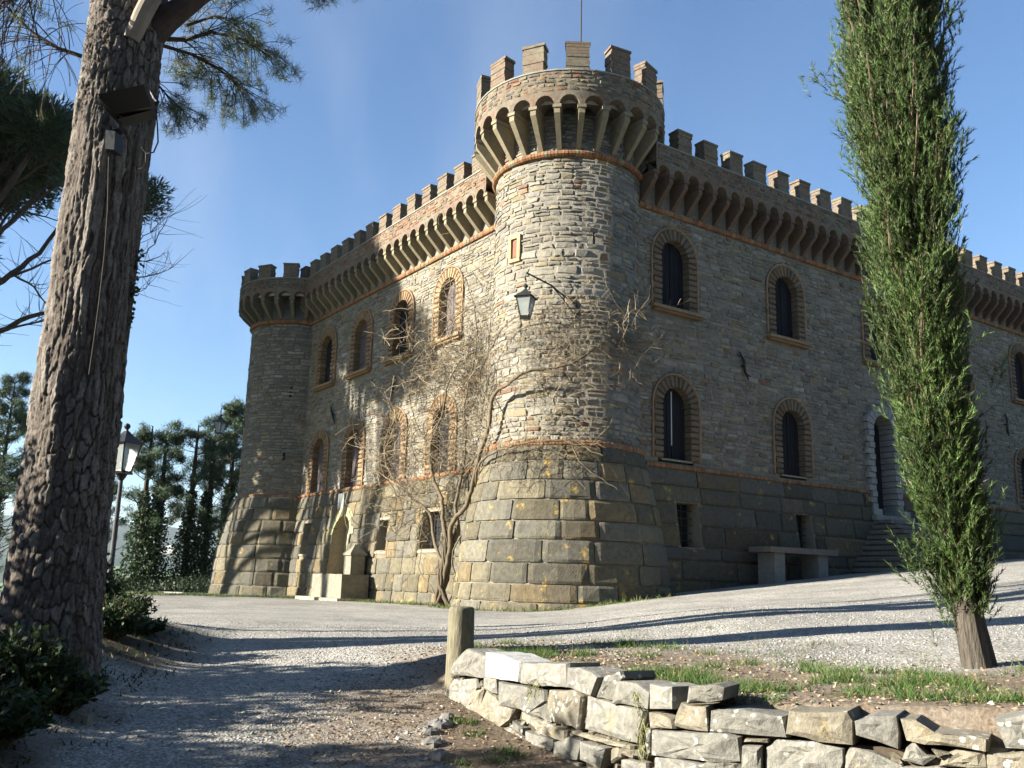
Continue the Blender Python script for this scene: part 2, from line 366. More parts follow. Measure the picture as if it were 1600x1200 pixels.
# ------------------------------------------------------------------ castle
castle = empty('castle', (TC[0], TC[1], 0), pi/2-YAW)
tag(castle, 'brown stone castle with crenellated round towers and arched shuttered windows', 'castle')
RR0 = 1.98
def towermap(cx, cy, r0=RR0): return lambda s, d, z: (cx+(r0+d)*cos(s/r0), cy+(r0+d)*sin(s/r0), z)
NT = towermap(0, 0); FT = towermap(-.60, 17.4)
RWALL = lambda s, d, z: (s, -1.62-d, z)
LWALL = lambda s, d, z: (-.89-d, s, z)
def bat_t(z): return float(np.interp(z, [.5, 1.0, 1.37, 2.1, 2.87, 3.9, 4.75, 5.0], [.90, .82, .76, .68, .575, .33, .13, .09]))
def bat_w(z): return bat_t(z)*.62
near_tower = empty('round_tower', parent=castle); near_tower['label'] = 'nearest round tower, taller, with a lantern on its shaft'
far_tower = empty('round_tower', parent=castle); far_tower['label'] = 'round tower at the far end of the sunlit wall'
left_wall = empty('facade_wall', parent=castle); left_wall['label'] = 'sunlit wall between the two round towers'
right_wall = empty('facade_wall', parent=castle); right_wall['label'] = 'shaded entrance wall'
def rub_col():
    t = rnd.random()
    if t < .52: c = (.285, .26, .205)
    elif t < .76: c = (.22, .20, .16)
    elif t < .94: c = (.30, .25, .155)
    elif t < .975: c = (.24, .145, .09)
    else: c = (.35, .33, .29)
    k = rnd.uniform(.52, .86); return tuple(a*k for a in c)
def stone_geo(M, s0, s1, z0, z1, wob, doff=0.):
    """irregular rubble stone, proud of the wall"""
    w_, h_ = s1-s0, z1-z0; g = .012
    pts = [(s0+g, z0+g), (s0+w_*rnd.uniform(.35, .65), z0+g*rnd.uniform(.2, 2)), (s1-g, z0+g), (s1-g*rnd.uniform(0, 2), z0+h_*.5), (s1-g, z1-g), (s0+w_*rnd.uniform(.35, .65), z1-g*rnd.uniform(.2, 2)), (s0+g, z1-g), (s0+g*rnd.uniform(0, 2), z0+h_*.5)]
    J = min(.035, h_*.2)
    pts = [(a+rnd.uniform(-J, J), b+rnd.uniform(-J, J)*.8) for a, b in pts]
    pts = [(a, b+wob(a, b)) for a, b in pts]
    cx = sum(p[0] for p in pts)/8; cz = sum(p[1] for p in pts)/8
    D = doff+rnd.uniform(.006, .030); tilt = rnd.uniform(-.015, .015); tz = rnd.uniform(-.012, .012)
    vs = []; uv = []
    for a, b in pts: vs.append(M(a, doff-.02, b)); uv.append((a, b))
    for a, b in pts:
        a2 = cx+(a-cx)*.84; b2 = cz+(b-cz)*.78; vs.append(M(a2, D+tilt*(a-cx)/w_*2+tz*(b-cz)/h_*2+rnd.uniform(-.006, .006), b2)); uv.append((a2, b2))
    vs.append(M(cx, D+.008, cz)); uv.append((cx, cz))
    fs = [[i, (i+1) % 8, 8+(i+1) % 8, 8+i] for i in range(8)]+[[8+i, 8+(i+1) % 8, 16] for i in range(8)]
    return vs, fs, uv
def rubble(M, s0, s1, z0, z1, hole, seed, scale=1., dfun=lambda z: 0.):
    """returns a list of stones (area, verts, faces, uv, colour, centre)"""
    rnd.seed(seed); out = []; z = z0; k = 0
    wob = lambda s, b: .05*(vnoise(s*.9+seed, b*.8, seed)-.5)
    while z < z1-.04:
        h = min(rnd.choice((.09, .11, .13, .13, .16, .2))*scale, z1-z)
        if z1-z-h < .06: h = z1-z
        s = s0+(-rnd.random()*.1)
        while s < s1-.03:
            w_ = rnd.uniform(1.1, 3.6)*h if h > .12 else rnd.uniform(1.5, 4.5)*h
            w_ = min(w_, .62*scale, s1-s)
            if s1-s-w_ < .08: w_ = s1-s
            cs, cz = s+w_/2, z+h/2
            if not hole(cs, cz, w_/2, h/2):
                parts_ = [(s, s+w_, z, z+h)]
                if h > .15 and rnd.random() < .35: m = rnd.uniform(.4, .6)*h; parts_ = [(s, s+w_, z, z+m), (s, s+w_, z+m, z+h)]
                for q in parts_:
                    vs, fs, uv = stone_geo(M, q[0], q[1], q[2], q[3], wob, dfun(cz)); out.append(((q[1]-q[0])*(q[3]-q[2]), vs, fs, uv, rub_col(), (cs, cz), (cs, cz)))
            s += w_
        z += h
    return out
def ashlar(M, s0, s1, levels, dfun, hole, seed, parent, blocks, wmin=.42, wmax=.95):
    rnd.seed(seed)
    for r_, (za, zb) in enumerate(zip(levels[:-1], levels[1:])):
        s = s0-rnd.random()*.4 if r_ % 2 else s0-rnd.random()*.15
        while s < s1-.02:
            w_ = rnd.uniform(wmin, wmax)
            e = min(s+w_, s1)
            if s1-e < .25: e = s1
            a = max(s, s0)
            segs = [(a, e)]
            # cut blocks round openings
            for (ha, hb, hz0, hz1) in hole:
                if zb <= hz0+.02 or za >= hz1-.02: continue
                nsg = []
                for (p, q) in segs:
                    if q <= ha or p >= hb: nsg.append((p, q)); continue
                    if ha-p > .08: nsg.append((p, ha))
                    if q-hb > .08: nsg.append((hb, q))
                segs = nsg
            for (p, q) in segs:
                if q-p < .05: continue
                g = .013; nx, nz = 4, 3; vs = []; uv = []
                t = rnd.random(); base = (.145, .125, .08) if t < .45 else ((.135, .123, .09) if t < .85 else (.17, .13, .07))
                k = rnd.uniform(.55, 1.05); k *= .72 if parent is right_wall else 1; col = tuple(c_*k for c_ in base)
                rough = rnd.uniform(.008, .022); off = rnd.uniform(-.012, .016)
                for iz in range(nz+1):
                    for ix in range(nx+1):
                        fx, fz = ix/nx, iz/nz; edge = ix in (0, nx) or iz in (0, nz)
                        ss = p+g+(q-p-2*g)*(min(max(fx, .0), 1) if edge else fx); zz = za+g+(zb-za-2*g)*fz
                        if ix == 1: ss = p+g+(q-p)*.10
                        if ix == nx-1: ss = q-g-(q-p)*.10
                        if iz == 1: zz = za+g+(zb-za)*.13
                        if iz == nz-1: zz = zb-g-(zb-za)*.13
                        dd = dfun(zz)+off+(.012 if edge else .035+rnd.uniform(-rough, rough)); corner = ix in (0, nx) and iz in (0, nz)
                        if corner: dd -= .01; ss += (.012 if ix == 0 else -.012)*rnd.uniform(0, 2); zz += (.01 if iz == 0 else -.01)*rnd.uniform(0, 1.5)
                        ss += rnd.uniform(-.005, .005); zz += rnd.uniform(-.004, .004)
                        vs.append(M(ss, dd, zz)); uv.append((ss, zz))
                I = lambda ix, iz: iz*(nx+1)+ix
                fs = [[I(ix, iz), I(ix+1, iz), I(ix+1, iz+1), I(ix, iz+1)] for iz in range(nz) for ix in range(nx)]
                rim = [I(ix, 0) for ix in range(nx)]+[I(nx, iz) for iz in range(nz)]+[I(nx-ix, nz) for ix in range(nx)]+[I(0, nz-iz) for iz in range(nz)]
                n0 = len(vs)
                for i_ in rim:
                    ss, zz = uv[i_]; vs.append(M(ss, dfun(zz)-.07, zz)); uv.append((ss, zz))
                m_ = len(rim); fs += [[rim[j], n0+j, n0+(j+1) % m_, rim[(j+1) % m_]] for j in range(m_)]
                blocks.append(((q-p)*(zb-za), vs, fs, uv, col, parent))
            s = e
# openings, in wall coordinates: (s centre, sill z, apex z, width)
RWIN_UP = [(2.45+4.68*k, 9.0, 10.97, 1.03) for k in range(5)]
RWIN_LO = [(2.45+4.76*k, 4.9, 6.84, 1.02) for k in (0, 1)]+[(16.5, 4.9, 6.84, 1.02), (20.9, 4.9, 6.84, 1.02)]
DOOR = (11.62, 3.98, 7.23, 1.08)
LWIN_UP = [(4.72+3.01*k, 8.9, 10.85, 1.0) for k in range(4)]
LWIN_LO = [(4.80+3.01*k, 4.78, 6.83, 1.02) for k in range(4)]
RBAS = [(2.2, 3.0, 2.63, 3.77), (6.95, 7.66, 2.63, 3.77), (14.5, 15.3, 2.63, 3.77)]
LBAS = [(13.55, 14.2, 2.48, 3.62), (7.36, 8.05, 2.5, 3.5), (4.05, 5.3, 2.5, 3.62)]
NICHE = (10.75, 1.8, 3.78, 1.36)
def in_arch(s, z, o, m=0.):
    c, z0, z1, w_ = o; r_ = w_/2; zs = z1-r_
    if z < z0-m: return False
    if z <= zs: return abs(s-c) < r_+m
    return hypot(s-c, z-zs) < r_+m
RUBH_R = lambda s, z, hw, hh: any(in_arch(s, z, o, .31) for o in RWIN_UP+RWIN_LO+[DOOR])
RUBH_L = lambda s, z, hw, hh: any(in_arch(s, z, o, .31) for o in LWIN_UP+LWIN_LO)
def core_grid(name, M, s0, s1, z0, z1, step, cut, mat, parent, dfun=lambda z: 0., uvcol=(.20, .182, .14)):
    ns = max(1, int(round((s1-s0)/step))); nz_ = max(1, int(round((z1-z0)/step))); mb = MB(); vs = []; uv = []
    for j in range(nz_+1):
        for i in range(ns+1):
            s = s0+(s1-s0)*i/ns; z = z0+(z1-z0)*j/nz_; vs.append(M(s, dfun(z), z)); uv.append((s, z))
    fs = []
    for j in range(nz_):
        for i in range(ns):
            s = s0+(s1-s0)*(i+.5)/ns; z = z0+(z1-z0)*(j+.5)/nz_
            if cut and cut(s, z): continue
            a = j*(ns+1)+i; fs.append([a, a+1, a+ns+2, a+ns+1])
    mb.add(vs, fs, uvcol, uv); return mb.build(name, mat, parent)
# --- masonry cores (mortar beds behind the stones)
STR_R = 11.73; RING = 4.70
TA, TB = radians(-243)*RR0, radians(-54.6)*RR0
mb = MB(); lathe(mb, NT, [(bat_t(z)-.03, z) for z in (.3, 1.0, 2.1, 2.87, 3.9, 4.9)]+[(0, 4.94), (0, 14.4), (-1.9, 14.4)], TA-.5, TB+.5, 56, (.21, .19, .147)); mb.build('shaft', M_MORT, near_tower, True)
FA, FB = radians(-300)*RR0, radians(-97)*RR0
mb = MB(); lathe(mb, FT, [(bat_t(z)-.03, z) for z in (.3, 1.0, 2.1, 2.87, 3.9, 4.66)]+[(0, 4.7), (0, 13.2), (-1.9, 13.2)], FA-.5, FB+.5, 48, (.195, .175, .135)); mb.build('shaft', M_MORT, far_tower, True)
RE = 27.5; LE = 16.0
core_grid('mortar_bed', RWALL, 0.6, RE, 4.7, 12.95, .1, lambda s, z: any(in_arch(s, z, o, .10) for o in RWIN_UP+RWIN_LO+[DOOR]), M_MORT, right_wall)
core_grid('mortar_bed', LWALL, 1.0, LE, 4.7, 12.95, .1, lambda s, z: any(in_arch(s, z, o, .10) for o in LWIN_UP+LWIN_LO), M_MORT, left_wall)
inr = lambda s, z, L: any(a < s < b and c < z < d for a, b, c, d in L)
core_grid('plinth_bed', RWALL, 0.6, RE, .6, 4.7, .075, lambda s, z: inr(s, z, RBAS) or in_arch(s, z, DOOR, .05), M_MORT, right_wall, lambda z: bat_w(z)-.03, (.16, .14, .10))
core_grid('plinth_bed', LWALL, 1.0, LE, .3, 4.7, .075, lambda s, z: inr(s, z, LBAS) or in_arch(s, z, NICHE, .02), M_MORT, left_wall, lambda z: bat_w(z)-.03, (.17, .145, .095))
# solid body behind, so nothing is see-through
mb = MB(); wbox(mb, -.55, RE, -1.25, 15.6, -1, 12.9); body = mb.build('inner_wall', M_DARK, castle)
# --- rubble stones
st_near = rubble(NT, TA, TB, 5.02, 12.42, lambda s, z, a, b: (abs(s-radians(-108.6)*RR0) < .09 and 10.05 < z < 10.5) or (abs(s-radians(-128)*RR0) < .10 and 7.0 < z < 7.5) or (abs(s-radians(-171)*RR0) < .2 and 9.75 < z < 10.4), 3, 1.12)
st_r = rubble(RWALL, 1.0, RE, 4.86, 11.62, RUBH_R, 5)
st_l = rubble(LWALL, 1.5, LE, 4.86, 11.62, RUBH_L, 6)
st_f = rubble(FT, FA, FB, 4.82, 11.62, lambda s, z, a, b: False, 8, 1.05)
st_c = rubble(NT, TA-.2, TB+.3, 12.56, 13.6, lambda *a: False, 9, .8)
cosw = lambda c: max(0, cos(c/RR0-radians(-135)))
order = sorted(range(len(st_near)), key=lambda i: -st_near[i][0]*cosw(st_near[i][5][0]))
solo = set(order[:290]); mb = MB()
for i, q in enumerate(st_near):
    if i in solo: raw('rubble_stone', q[1], q[2], M_RUB, near_tower, [q[4]]*len(q[2]), q[3])
    else: mb.add(q[1], q[2], q[4], q[3])
for q in st_c: mb.add(q[1], q[2], q[4], q[3])
tag(mb.build('rubble_masonry', M_RUB, near_tower), kind='stuff')
for lst, par in ((st_r, right_wall), (st_l, left_wall), (st_f, far_tower)):
    mb = MB()
    for q in lst: mb.add(q[1], q[2], q[4], q[3])
    tag(mb.build('rubble_masonry', M_RUB, par), kind='stuff')
# --- ashlar plinths
blocks = []
LV_T = [.62, 1.21, 1.62, 2.10, 2.63, 3.08, 3.58, 4.05, 4.52, 4.90]
LV_W = [.35, .85, 1.30, 1.80, 2.30, 2.80, 3.28, 3.75, 4.20, 4.64]
ashlar(NT, TA+.4, TB+.1, LV_T, bat_t, [], 21, near_tower, blocks, .5, 1.15)
nb_near = len(blocks)
ashlar(LWALL, 1.6, LE-.3, LV_W, bat_w, LBAS+[(NICHE[0]-.68, NICHE[0]+.68, 1.8, 3.15), (NICHE[0]-.60, NICHE[0]+.60, 3.15, 3.45), (NICHE[0]-.34, NICHE[0]+.34, 3.45, 3.76)], 22, left_wall, blocks)
ashlar(FT, FA+.6, FB+.12, LV_W, bat_t, [], 23, far_tower, blocks, .5, .95)
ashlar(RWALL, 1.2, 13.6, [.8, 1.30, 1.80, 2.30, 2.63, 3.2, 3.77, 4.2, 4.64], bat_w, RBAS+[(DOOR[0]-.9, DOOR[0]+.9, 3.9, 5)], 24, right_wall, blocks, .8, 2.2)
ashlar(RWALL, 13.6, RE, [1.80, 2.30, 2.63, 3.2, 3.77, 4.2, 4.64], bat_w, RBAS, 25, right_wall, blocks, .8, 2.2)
order = sorted(range(len(blocks)), key=lambda i: -blocks[i][0]*(3 if i < nb_near else 1)*(.3 if blocks[i][5] is right_wall and min(v[0] for v in blocks[i][1]) > 9 else 1))
solo = set(order[:295]); rest = {}
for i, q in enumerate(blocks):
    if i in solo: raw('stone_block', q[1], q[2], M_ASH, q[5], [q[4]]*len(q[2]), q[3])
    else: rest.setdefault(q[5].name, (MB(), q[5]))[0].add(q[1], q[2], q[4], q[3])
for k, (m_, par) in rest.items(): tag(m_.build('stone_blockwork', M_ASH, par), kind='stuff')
# --- string courses of brick: rows of header bricks with rounded noses
def string_course(M, s0, s1, z, d0, parent, h=.13, dd=.10, w_=.085, seed=1):
    rnd.seed(seed); mb = MB(); s = s0
    while s < s1:
        k = rnd.uniform(.7, 1.25); col = (.225*k, .11*k, .05*k) if rnd.random() < .85 else (.19, .15, .09); g = .006; j = rnd.uniform(-.008, .008)
        prof = [(d0-.05, z-h/2), (d0+dd*.7+j, z-h/2), (d0+dd+j, z-h*.2), (d0+dd+j, z+h*.2), (d0+dd*.7+j, z+h/2), (d0-.05, z+h/2)]
        vs = [M(ss, d, zz) for ss in (s+g, s+w_-g) for d, zz in prof]
        mb.add(vs, [[i, i+1, 7+i, 6+i] for i in range(5)]+[list(range(6)), list(range(6, 12))[::-1]], col, [(v[0], v[2]) for v in vs]); s += w_
    return tag(mb.build('string_course', M_TERRA, parent), kind='stuff')
string_course(NT, TA, TB+.25, 4.95, .03, near_tower, .16, .12, seed=1)
string_course(NT, TA-.3, TB+.5, 12.48, .0, near_tower, .15, .14, seed=2)
string_course(RWALL, 1.1, RE, STR_R, 0, right_wall, .15, .10, seed=3)
string_course(LWALL, 1.4, LE, STR_R, 0, left_wall, .15, .10, seed=4)
string_course(FT, FA, FB+.15, STR_R, 0, far_tower, .15, .12, seed=5)
for M, a, b, par, sd0, z in ((RWALL, 1.3, RE, right_wall, 6, RING), (LWALL, 1.4, LE, left_wall, 7, RING), (FT, FA, FB+.1, far_tower, 8, RING)):
    if M is RWALL:
        string_course(M, a, DOOR[0]-.9, z, .02, par, .12, .10, seed=sd0); string_course(M, DOOR[0]+.9, b, z, .02, par, .12, .10, seed=sd0)
    else: string_course(M, a, b, z, .02, par, .12, .10, seed=sd0)
# --- corbels, arches, parapets, merlons
def corbel(M, s, z0, zc, D, wd, parent, col, mat):
    mb = MB(); sc = lambda d: 1
    prof = [(-.02, z0), (.06, z0), (D-.02, zc-.14), (D-.02, zc), (-.02, zc)]
    vs = [M(s+sg*wd/2, d, z) for sg in (-1, 1) for d, z in prof]; n = len(prof)
    mb.add(vs, [[i, (i+1) % n, n+(i+1) % n, n+i] for i in range(n)]+[list(range(n)), list(range(n, 2*n))[::-1]], col, [(v[0], v[2]) for v in vs])
    mbox(mb, M, s-wd*.72, s+wd*.72, -.02, D+.012, zc+.002, zc+.09, 1, col)
    k = mb.build('corbel', mat, parent); return k
def arch_bays(M, sl, zc, ztop, D, wd, parent, thick=.32, col=(.17, .11, .07), vs_=1.):
    """parapet wall carried on small round arches between neighbouring corbels"""
    mb = MB()
    for a, b in zip(sl[:-1], sl[1:]):
        c = (a+b)/2; r_ = (b-a-wd)/2; zs = zc+.092; n = 8
        arc = [(c-r_*cos(pi*k/n), zs+vs_*r_*sin(pi*k/n)) for k in range(n+1)]
        topz = zs+r_*vs_+.10
        tops = [(a+(b-a)*k/n, topz) for k in range(n+1)]
        for d in (D, D-thick):
            pts = arc+tops; vs = [M(s_, d, z) for s_, z in pts]
            mb.add(vs, [[k, k+1, n+2+k, n+1+k] for k in range(n)], col, pts)
            lp = [(a, zs), arc[0], tops[0]]; mb.add([M(s_, d, z) for s_, z in lp], [[0, 1, 2]], col, lp)
            lp = [(b, zs), arc[-1], tops[-1]]; mb.add([M(s_, d, z) for s_, z in lp], [[0, 2, 1]], col, lp)
        lp = [(a, zs)]+arc+[(b, zs)]
        vs = [M(s_, D, z) for s_, z in lp]+[M(s_, -.02, z) for s_, z in lp]; m_ = len(lp)
        mb.add(vs, [[k, k+1, m_+k+1, m_+k] for k in range(m_-1)], (.12, .065, .042), [(s_*1.3, z) for s_, z in lp]*2)
        # proud brick arch rim
        mbx = [(s_, z) for s_, z in arc]; ro = [(c-(r_+.07)*cos(pi*k/n), zs+(r_*vs_+.07)*sin(pi*k/n)) for k in range(n+1)]
        vs = [M(s_, D+.012, z) for s_, z in arc+ro]+[M(s_, D, z) for s_, z in ro]; q = n+1
        mb.add(vs, [[k, k+1, q+k+1, q+k] for k in range(n)]+[[q+k, q+k+1, 2*q+k+1, 2*q+k] for k in range(n)], (.19, .10, .058), [(k*.04, i*.07) for i in range(2) for k in range(q)]+[(k*.04, .14) for k in range(q)])
    n = len(sl)-1; z1 = zc+.092+((sl[1]-sl[0]-wd)/2)*vs_+.10
    mbox(mb, M, sl[0], sl[-1], D-thick, D, z1, ztop, n*(1 if M in (RWALL, LWALL) else 2))
    o = mb.build('parapet', M_BRICK, parent)
    mb = MB(); mbox(mb, M, sl[0], sl[-1], D-thick-.02, D+.025, ztop+.003, ztop+.04, n*(1 if M in (RWALL, LWALL) else 2), (.20, .20, .17)); mb.build('parapet_coping', M_CORB, parent)
    mb = MB(); mbox(mb, M, sl[0], sl[-1], -.6, D-thick-.004, z1, z1+.12, n, (.2, .19, .16)); mb.build('wall_walk', M_CORB, parent)
    return o
def brickwork(M, s0, s1, z0, z1, D, parent, pal, seed, w=(.2, .36), h=.105):
    rnd.seed(seed); mb = MB(); nr = max(1, int(round((z1-z0)/h))); hh = (z1-z0)/nr
    for i in range(nr):
        s = s0-rnd.random()*.15
        while s < s1:
            w_ = rnd.uniform(*w); t = rnd.random(); acc = 0
            for wt, c in pal:
                acc += wt
                if t <= acc: break
            k = rnd.uniform(.65, 1.2); a, b = max(s, s0), min(s+w_, s1)
            if b-a > .05:
                vs, fs, uv = stone_geo(M, a, b, z0+i*hh, z0+(i+1)*hh, lambda p, q: 0., D-.012); mb.add(vs, fs, tuple(x*k for x in c), uv)
            s += w_
    return tag(mb.build('parapet_masonry', M_RUB, parent), kind='stuff')
TAN_, BRK_, GRY_, OCH_ = (.165, .145, .10), (.165, .085, .05), (.095, .088, .07), (.18, .13, .075)
def merlon(M, s, wd, D, th, z0, z1, parent, seed):
    rnd.seed(seed); mb = MB(); n = max(6, int((z1-z0-.07)/.085)); h = (z1-z0-.07)/n
    for i in range(n):
        j = lambda: rnd.uniform(-.014, .014)
        mbox(mb, M, s-wd/2+j(), s+wd/2+j(), D-th+j(), D+j(), z0+i*h+.001, z0+(i+1)*h-.006, 1)
        mbox(mb, M, s-wd/2+.012, s+wd/2-.012, D-th+.012, D-.012, z0+(i+1)*h-.006, z0+(i+1)*h+.001, 1, cap=True)
    mbox(mb, M, s-wd/2-.02, s+wd/2+.02, D-th-.02, D+.02, z1-.068, z1, 1, (.2, .2, .17), .006)
    return mb.build('merlon', M_BRICK, parent)
CB = .565
def run_wall(M, first, n, parent, D, zc, ztop, zm, mfirst, mp, nm, colc, mat, seed):
    sl = [first+CB*k for k in range(n+1)]; rnd.seed(seed)
    for s in sl: k = rnd.uniform(.85, 1.12); corbel(M, s, 11.83, zc, D, .135, parent, tuple(c*k for c in colc), mat)
    arch_bays(M, sl, zc, ztop, D, .15, parent)
    for i in range(nm): merlon(M, mfirst+mp*i+rnd.uniform(-.02, .02), .54*rnd.uniform(.95, 1.05), D-.005, .34, ztop+.043, zm+rnd.uniform(-.015, .02), parent, seed+i)
brickwork(RWALL, 1.30, RE-.3, 12.86, 13.315, .58, right_wall, [(.35, GRY_), (.3, (.12, .075, .05)), (.35, (.15, .12, .08))], 31)
brickwork(LWALL, 1.97, 15.6, 12.86, 13.335, .60, left_wall, [(.62, BRK_), (.2, OCH_), (.18, TAN_)], 32)
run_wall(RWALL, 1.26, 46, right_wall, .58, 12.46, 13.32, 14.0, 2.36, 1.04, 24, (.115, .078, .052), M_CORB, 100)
run_wall(LWALL, 1.93, 25, left_wall, .60, 12.46, 13.34, 14.0, 2.45, 1.0, 14, (.205, .175, .11), M_CORB, 200)
def crown(M, parent, z0, zc, ztop, zm, D, ncor, nm, ph, phm, colc, wd=.15, full=(0, 2*pi), seed=1):
    rnd.seed(seed); sl = [(radians(ph)+2*pi*k/ncor)*RR0 for k in range(ncor+1)]
    f = (RR0+D)/RR0; 
    for s in sl[:-1]: k = rnd.uniform(.85, 1.1); corbel(M, s, z0, zc, D, .115, parent, tuple(c*k for c in colc), M_CORB)
    # arches: circle proportions measured at the outer radius, so squeeze heights
    arch_bays(M, sl, zc, ztop, D, .10, parent, vs_=1.32)
    for i in range(nm):
        s = (radians(phm)+2*pi*i/nm)*RR0; merlon(M, s, .60/f*rnd.uniform(.96, 1.04), D-.005, .36, ztop+.043, zm+rnd.uniform(-.02, .02), parent, seed*50+i)
VC = -128.3
brickwork(NT, 0, 2*pi*RR0, 13.92, 14.475, .67, near_tower, [(.5, TAN_), (.22, GRY_), (.16, BRK_), (.12, OCH_)], 33, (.13, .27)); brickwork(FT, 0, 2*pi*RR0, 12.95, 13.355, .63, far_tower, [(.5, GRY_), (.3, (.12, .08, .055)), (.2, TAN_)], 34, (.13, .27))
crown(NT, near_tower, 12.58, 13.46, 14.48, 15.31, .67, 26, 14, VC+7.0, VC+4.3, (.195, .165, .105), seed=3)
crown(FT, far_tower, 11.85, 12.48, 13.36, 14.0, .63, 26, 14, 3, 4, (.13, .118, .088), seed=4)
# roof decks
for M, z, p in ((NT, 14.0, near_tower), (FT, 13.0, far_tower)):
    mb = MB(); lathe(mb, M, [(.4, z-.3), (.4, z), (-1.97, z)], 0, 2*pi*RR0, 40); mb.build('roof_deck', M_MORT, p)
mb = MB(); tube(mb, [(.1, -.35, 14.0), (.1, -.35, 18.6)], [.035, .02], 8); mb.build('flagpole', M_IRON, near_tower)
# --- arched windows
soloq = [0]
def window(M, o, kind, sill, big=False, solo_v=False, seed=0, vcol=(.185, .122, .065), rec=.17, label=None):
    rnd.seed(500+seed); c, z0, z1, w_ = o; r_ = w_/2; zs = z1-r_
    W = empty('window', parent=castle)
    if label: W['label'] = label
    vw = .30; dth = .07; pieces = []
    # jamb blocks
    nj = int(round((zs-z0)/.155)); hj = (zs-z0)/nj
    for sg in (-1, 1):
        for i in range(nj):
            a, b = sg*r_, sg*(r_+vw+(.03 if i % 2 else -.02)); pieces.append(('j', a, b, z0+i*hj, z0+(i+1)*hj))
    na = 13
    for i in range(na): pieces.append(('a', pi*i/na, pi*(i+1)/na))
    mball = MB()
    for p in pieces:
        k = rnd.uniform(.8, 1.2); col = tuple(v*k for v in vcol); mb = MB() if solo_v else mball; D = dth+rnd.uniform(-.008, .008); nose = .035
        if p[0] == 'j':
            a, b = sorted((c+p[1], c+p[2])); za, zb = p[3]+.009, p[4]-.009; zm_ = (za+zb)/2
            prof = [(-rec-.05, za), (D-nose, za), (D, za+.03), (D, zb-.03), (D-nose, zb), (-rec-.05, zb)]
            vs = [M(s_, d, z) for s_ in (a, b) for d, z in prof]; uv = [(s_+d, z) for s_ in (a, b) for d, z in prof]
            mb.add(vs, [[i, (i+1) % 6, 6+(i+1) % 6, 6+i] for i in range(6)]+[list(range(6)), list(range(6, 12))[::-1]], col, uv)
        else:
            g = .018; a0, a1 = p[1]+g, p[2]-g; vs = []; uv = []
            for aa in (a0, a0+.04, a1-.04, a1):
                for rr_, d in ((r_, -rec-.05), (r_, D-(nose if aa in (a0, a1) else 0)), (r_+vw, D-(nose if aa in (a0, a1) else 0)), (r_+vw, -.03)):
                    s_ = c-rr_*cos(aa); z = zs+rr_*sin(aa); vs.append(M(s_, d, z)); uv.append((s_, z))
            fs = [[i*4+j, i*4+4+j, i*4+4+(j+1) % 4, i*4+(j+1) % 4] for i in range(3) for j in range(4)]+[[0, 1, 2, 3], [12, 15, 14, 13]]
            mb.add(vs, fs, col, uv)
        if solo_v: mb.build('voussoir' if p[0] == 'a' else 'jamb_block', M_CORB, W)
    if not solo_v: tag(mball.build('window_surround', M_CORB, W), kind='stuff')
    # thin outer moulding
    mb = MB(); ro = r_+vw+.05; pts = [(c-ro, z0)]+[(c-ro*cos(pi*k/14), zs+ro*sin(pi*k/14)) for k in range(15)]+[(c+ro, z0)]
    tube(mb, [M(s_, .045, z) for s_, z in pts], .035, 6, (.25, .16, .09)); mb.build('hood_mould', M_TERRA, W)
    if sill:
        mb = MB(); mbox(mb, M, c-r_-.42, c+r_+.42, -.03, .20, z0-.09, z0-.004, 1, (.22, .155, .085), .004); mbox(mb, M, c-r_-.36, c+r_+.36, -.03, .14, z0-.16, z0-.092, 1, (.2, .12, .06), .004); mb.build('sill', M_CORB, W)
    else:
        mb = MB(); mbox(mb, M, c-r_-.05, c+r_+.05, -rec-.05, .05, z0-.05, z0-.002, 1, (.2, .18, .13)); mb.build('sill', M_CORB, W)
    # dark back
    mat = {'w': M_WOODW, 'd': M_WOODD, 'g': M_DARK}[kind]
    npl = 6
    zarc = lambda s_: zs+sqrt(max(0, r_*r_-(s_-c)**2))
    for i in range(npl):
        a = c-r_+w_*i/npl+(.006 if i else 0); b = c-r_+w_*(i+1)/npl-.006
        if i == 2: b -= .010
        if i == 3: a += .010
        mb = MB(); n = 4; dd = -rec+rnd.uniform(-.004, .006)
        top = [(a+(b-a)*k/n) for k in range(n+1)]
        pts = [(a, z0+.01), (b, z0+.01)]+[(s_, max(z0+.1, zarc(s_)+.01)) for s_ in top[::-1]]
        vs = [M(s_, dd, z) for s_, z in pts]+[M(s_, dd-.04, z) for s_, z in pts]; m_ = len(pts)
        mb.add(vs, [list(range(m_)), list(range(m_, 2*m_))[::-1]]+[[k, (k+1) % m_, m_+(k+1) % m_, m_+k] for k in range(m_)], (.5, .5, .5))
        mb.build('shutter_plank', mat, W)
    mb = MB(); mbox(mb, M, c-r_-.02, c+r_+.02, -rec-.30, -rec-.06, z0-.05, z1+.05); mb.build('window_back', M_DARK, W)
    if kind == 'w' or big:
        for zz in (z0+.35, zs-.1):
            for sg in (-1, 1):
                mb = MB(); mbox(mb, M, c+sg*(r_-.28)-.2, c+sg*(r_-.28)+.2, -rec+.001, -rec+.014, zz, zz+.035); mb.build('hinge_strap', M_IRON, W)
    return W
window(LWALL, LWIN_UP[0], 'w', True, solo_v=True, seed=1, vcol=(.235, .165, .09), label='weathered plank shutters, upper row, closest to the near tower')
window(LWALL, LWIN_UP[1], 'd', True, solo_v=True, seed=2, label='dark upper window beside the weathered shutters')
window(LWALL, LWIN_UP[2], 'w', True, seed=3); window(LWALL, LWIN_UP[3], 'd', True, seed=4)
for i, k in enumerate(('d', 'w', 'w', 'd')): window(LWALL, LWIN_LO[i], 'w' if i else 'd', False, seed=5+i)
vR = (.125, .094, .06)
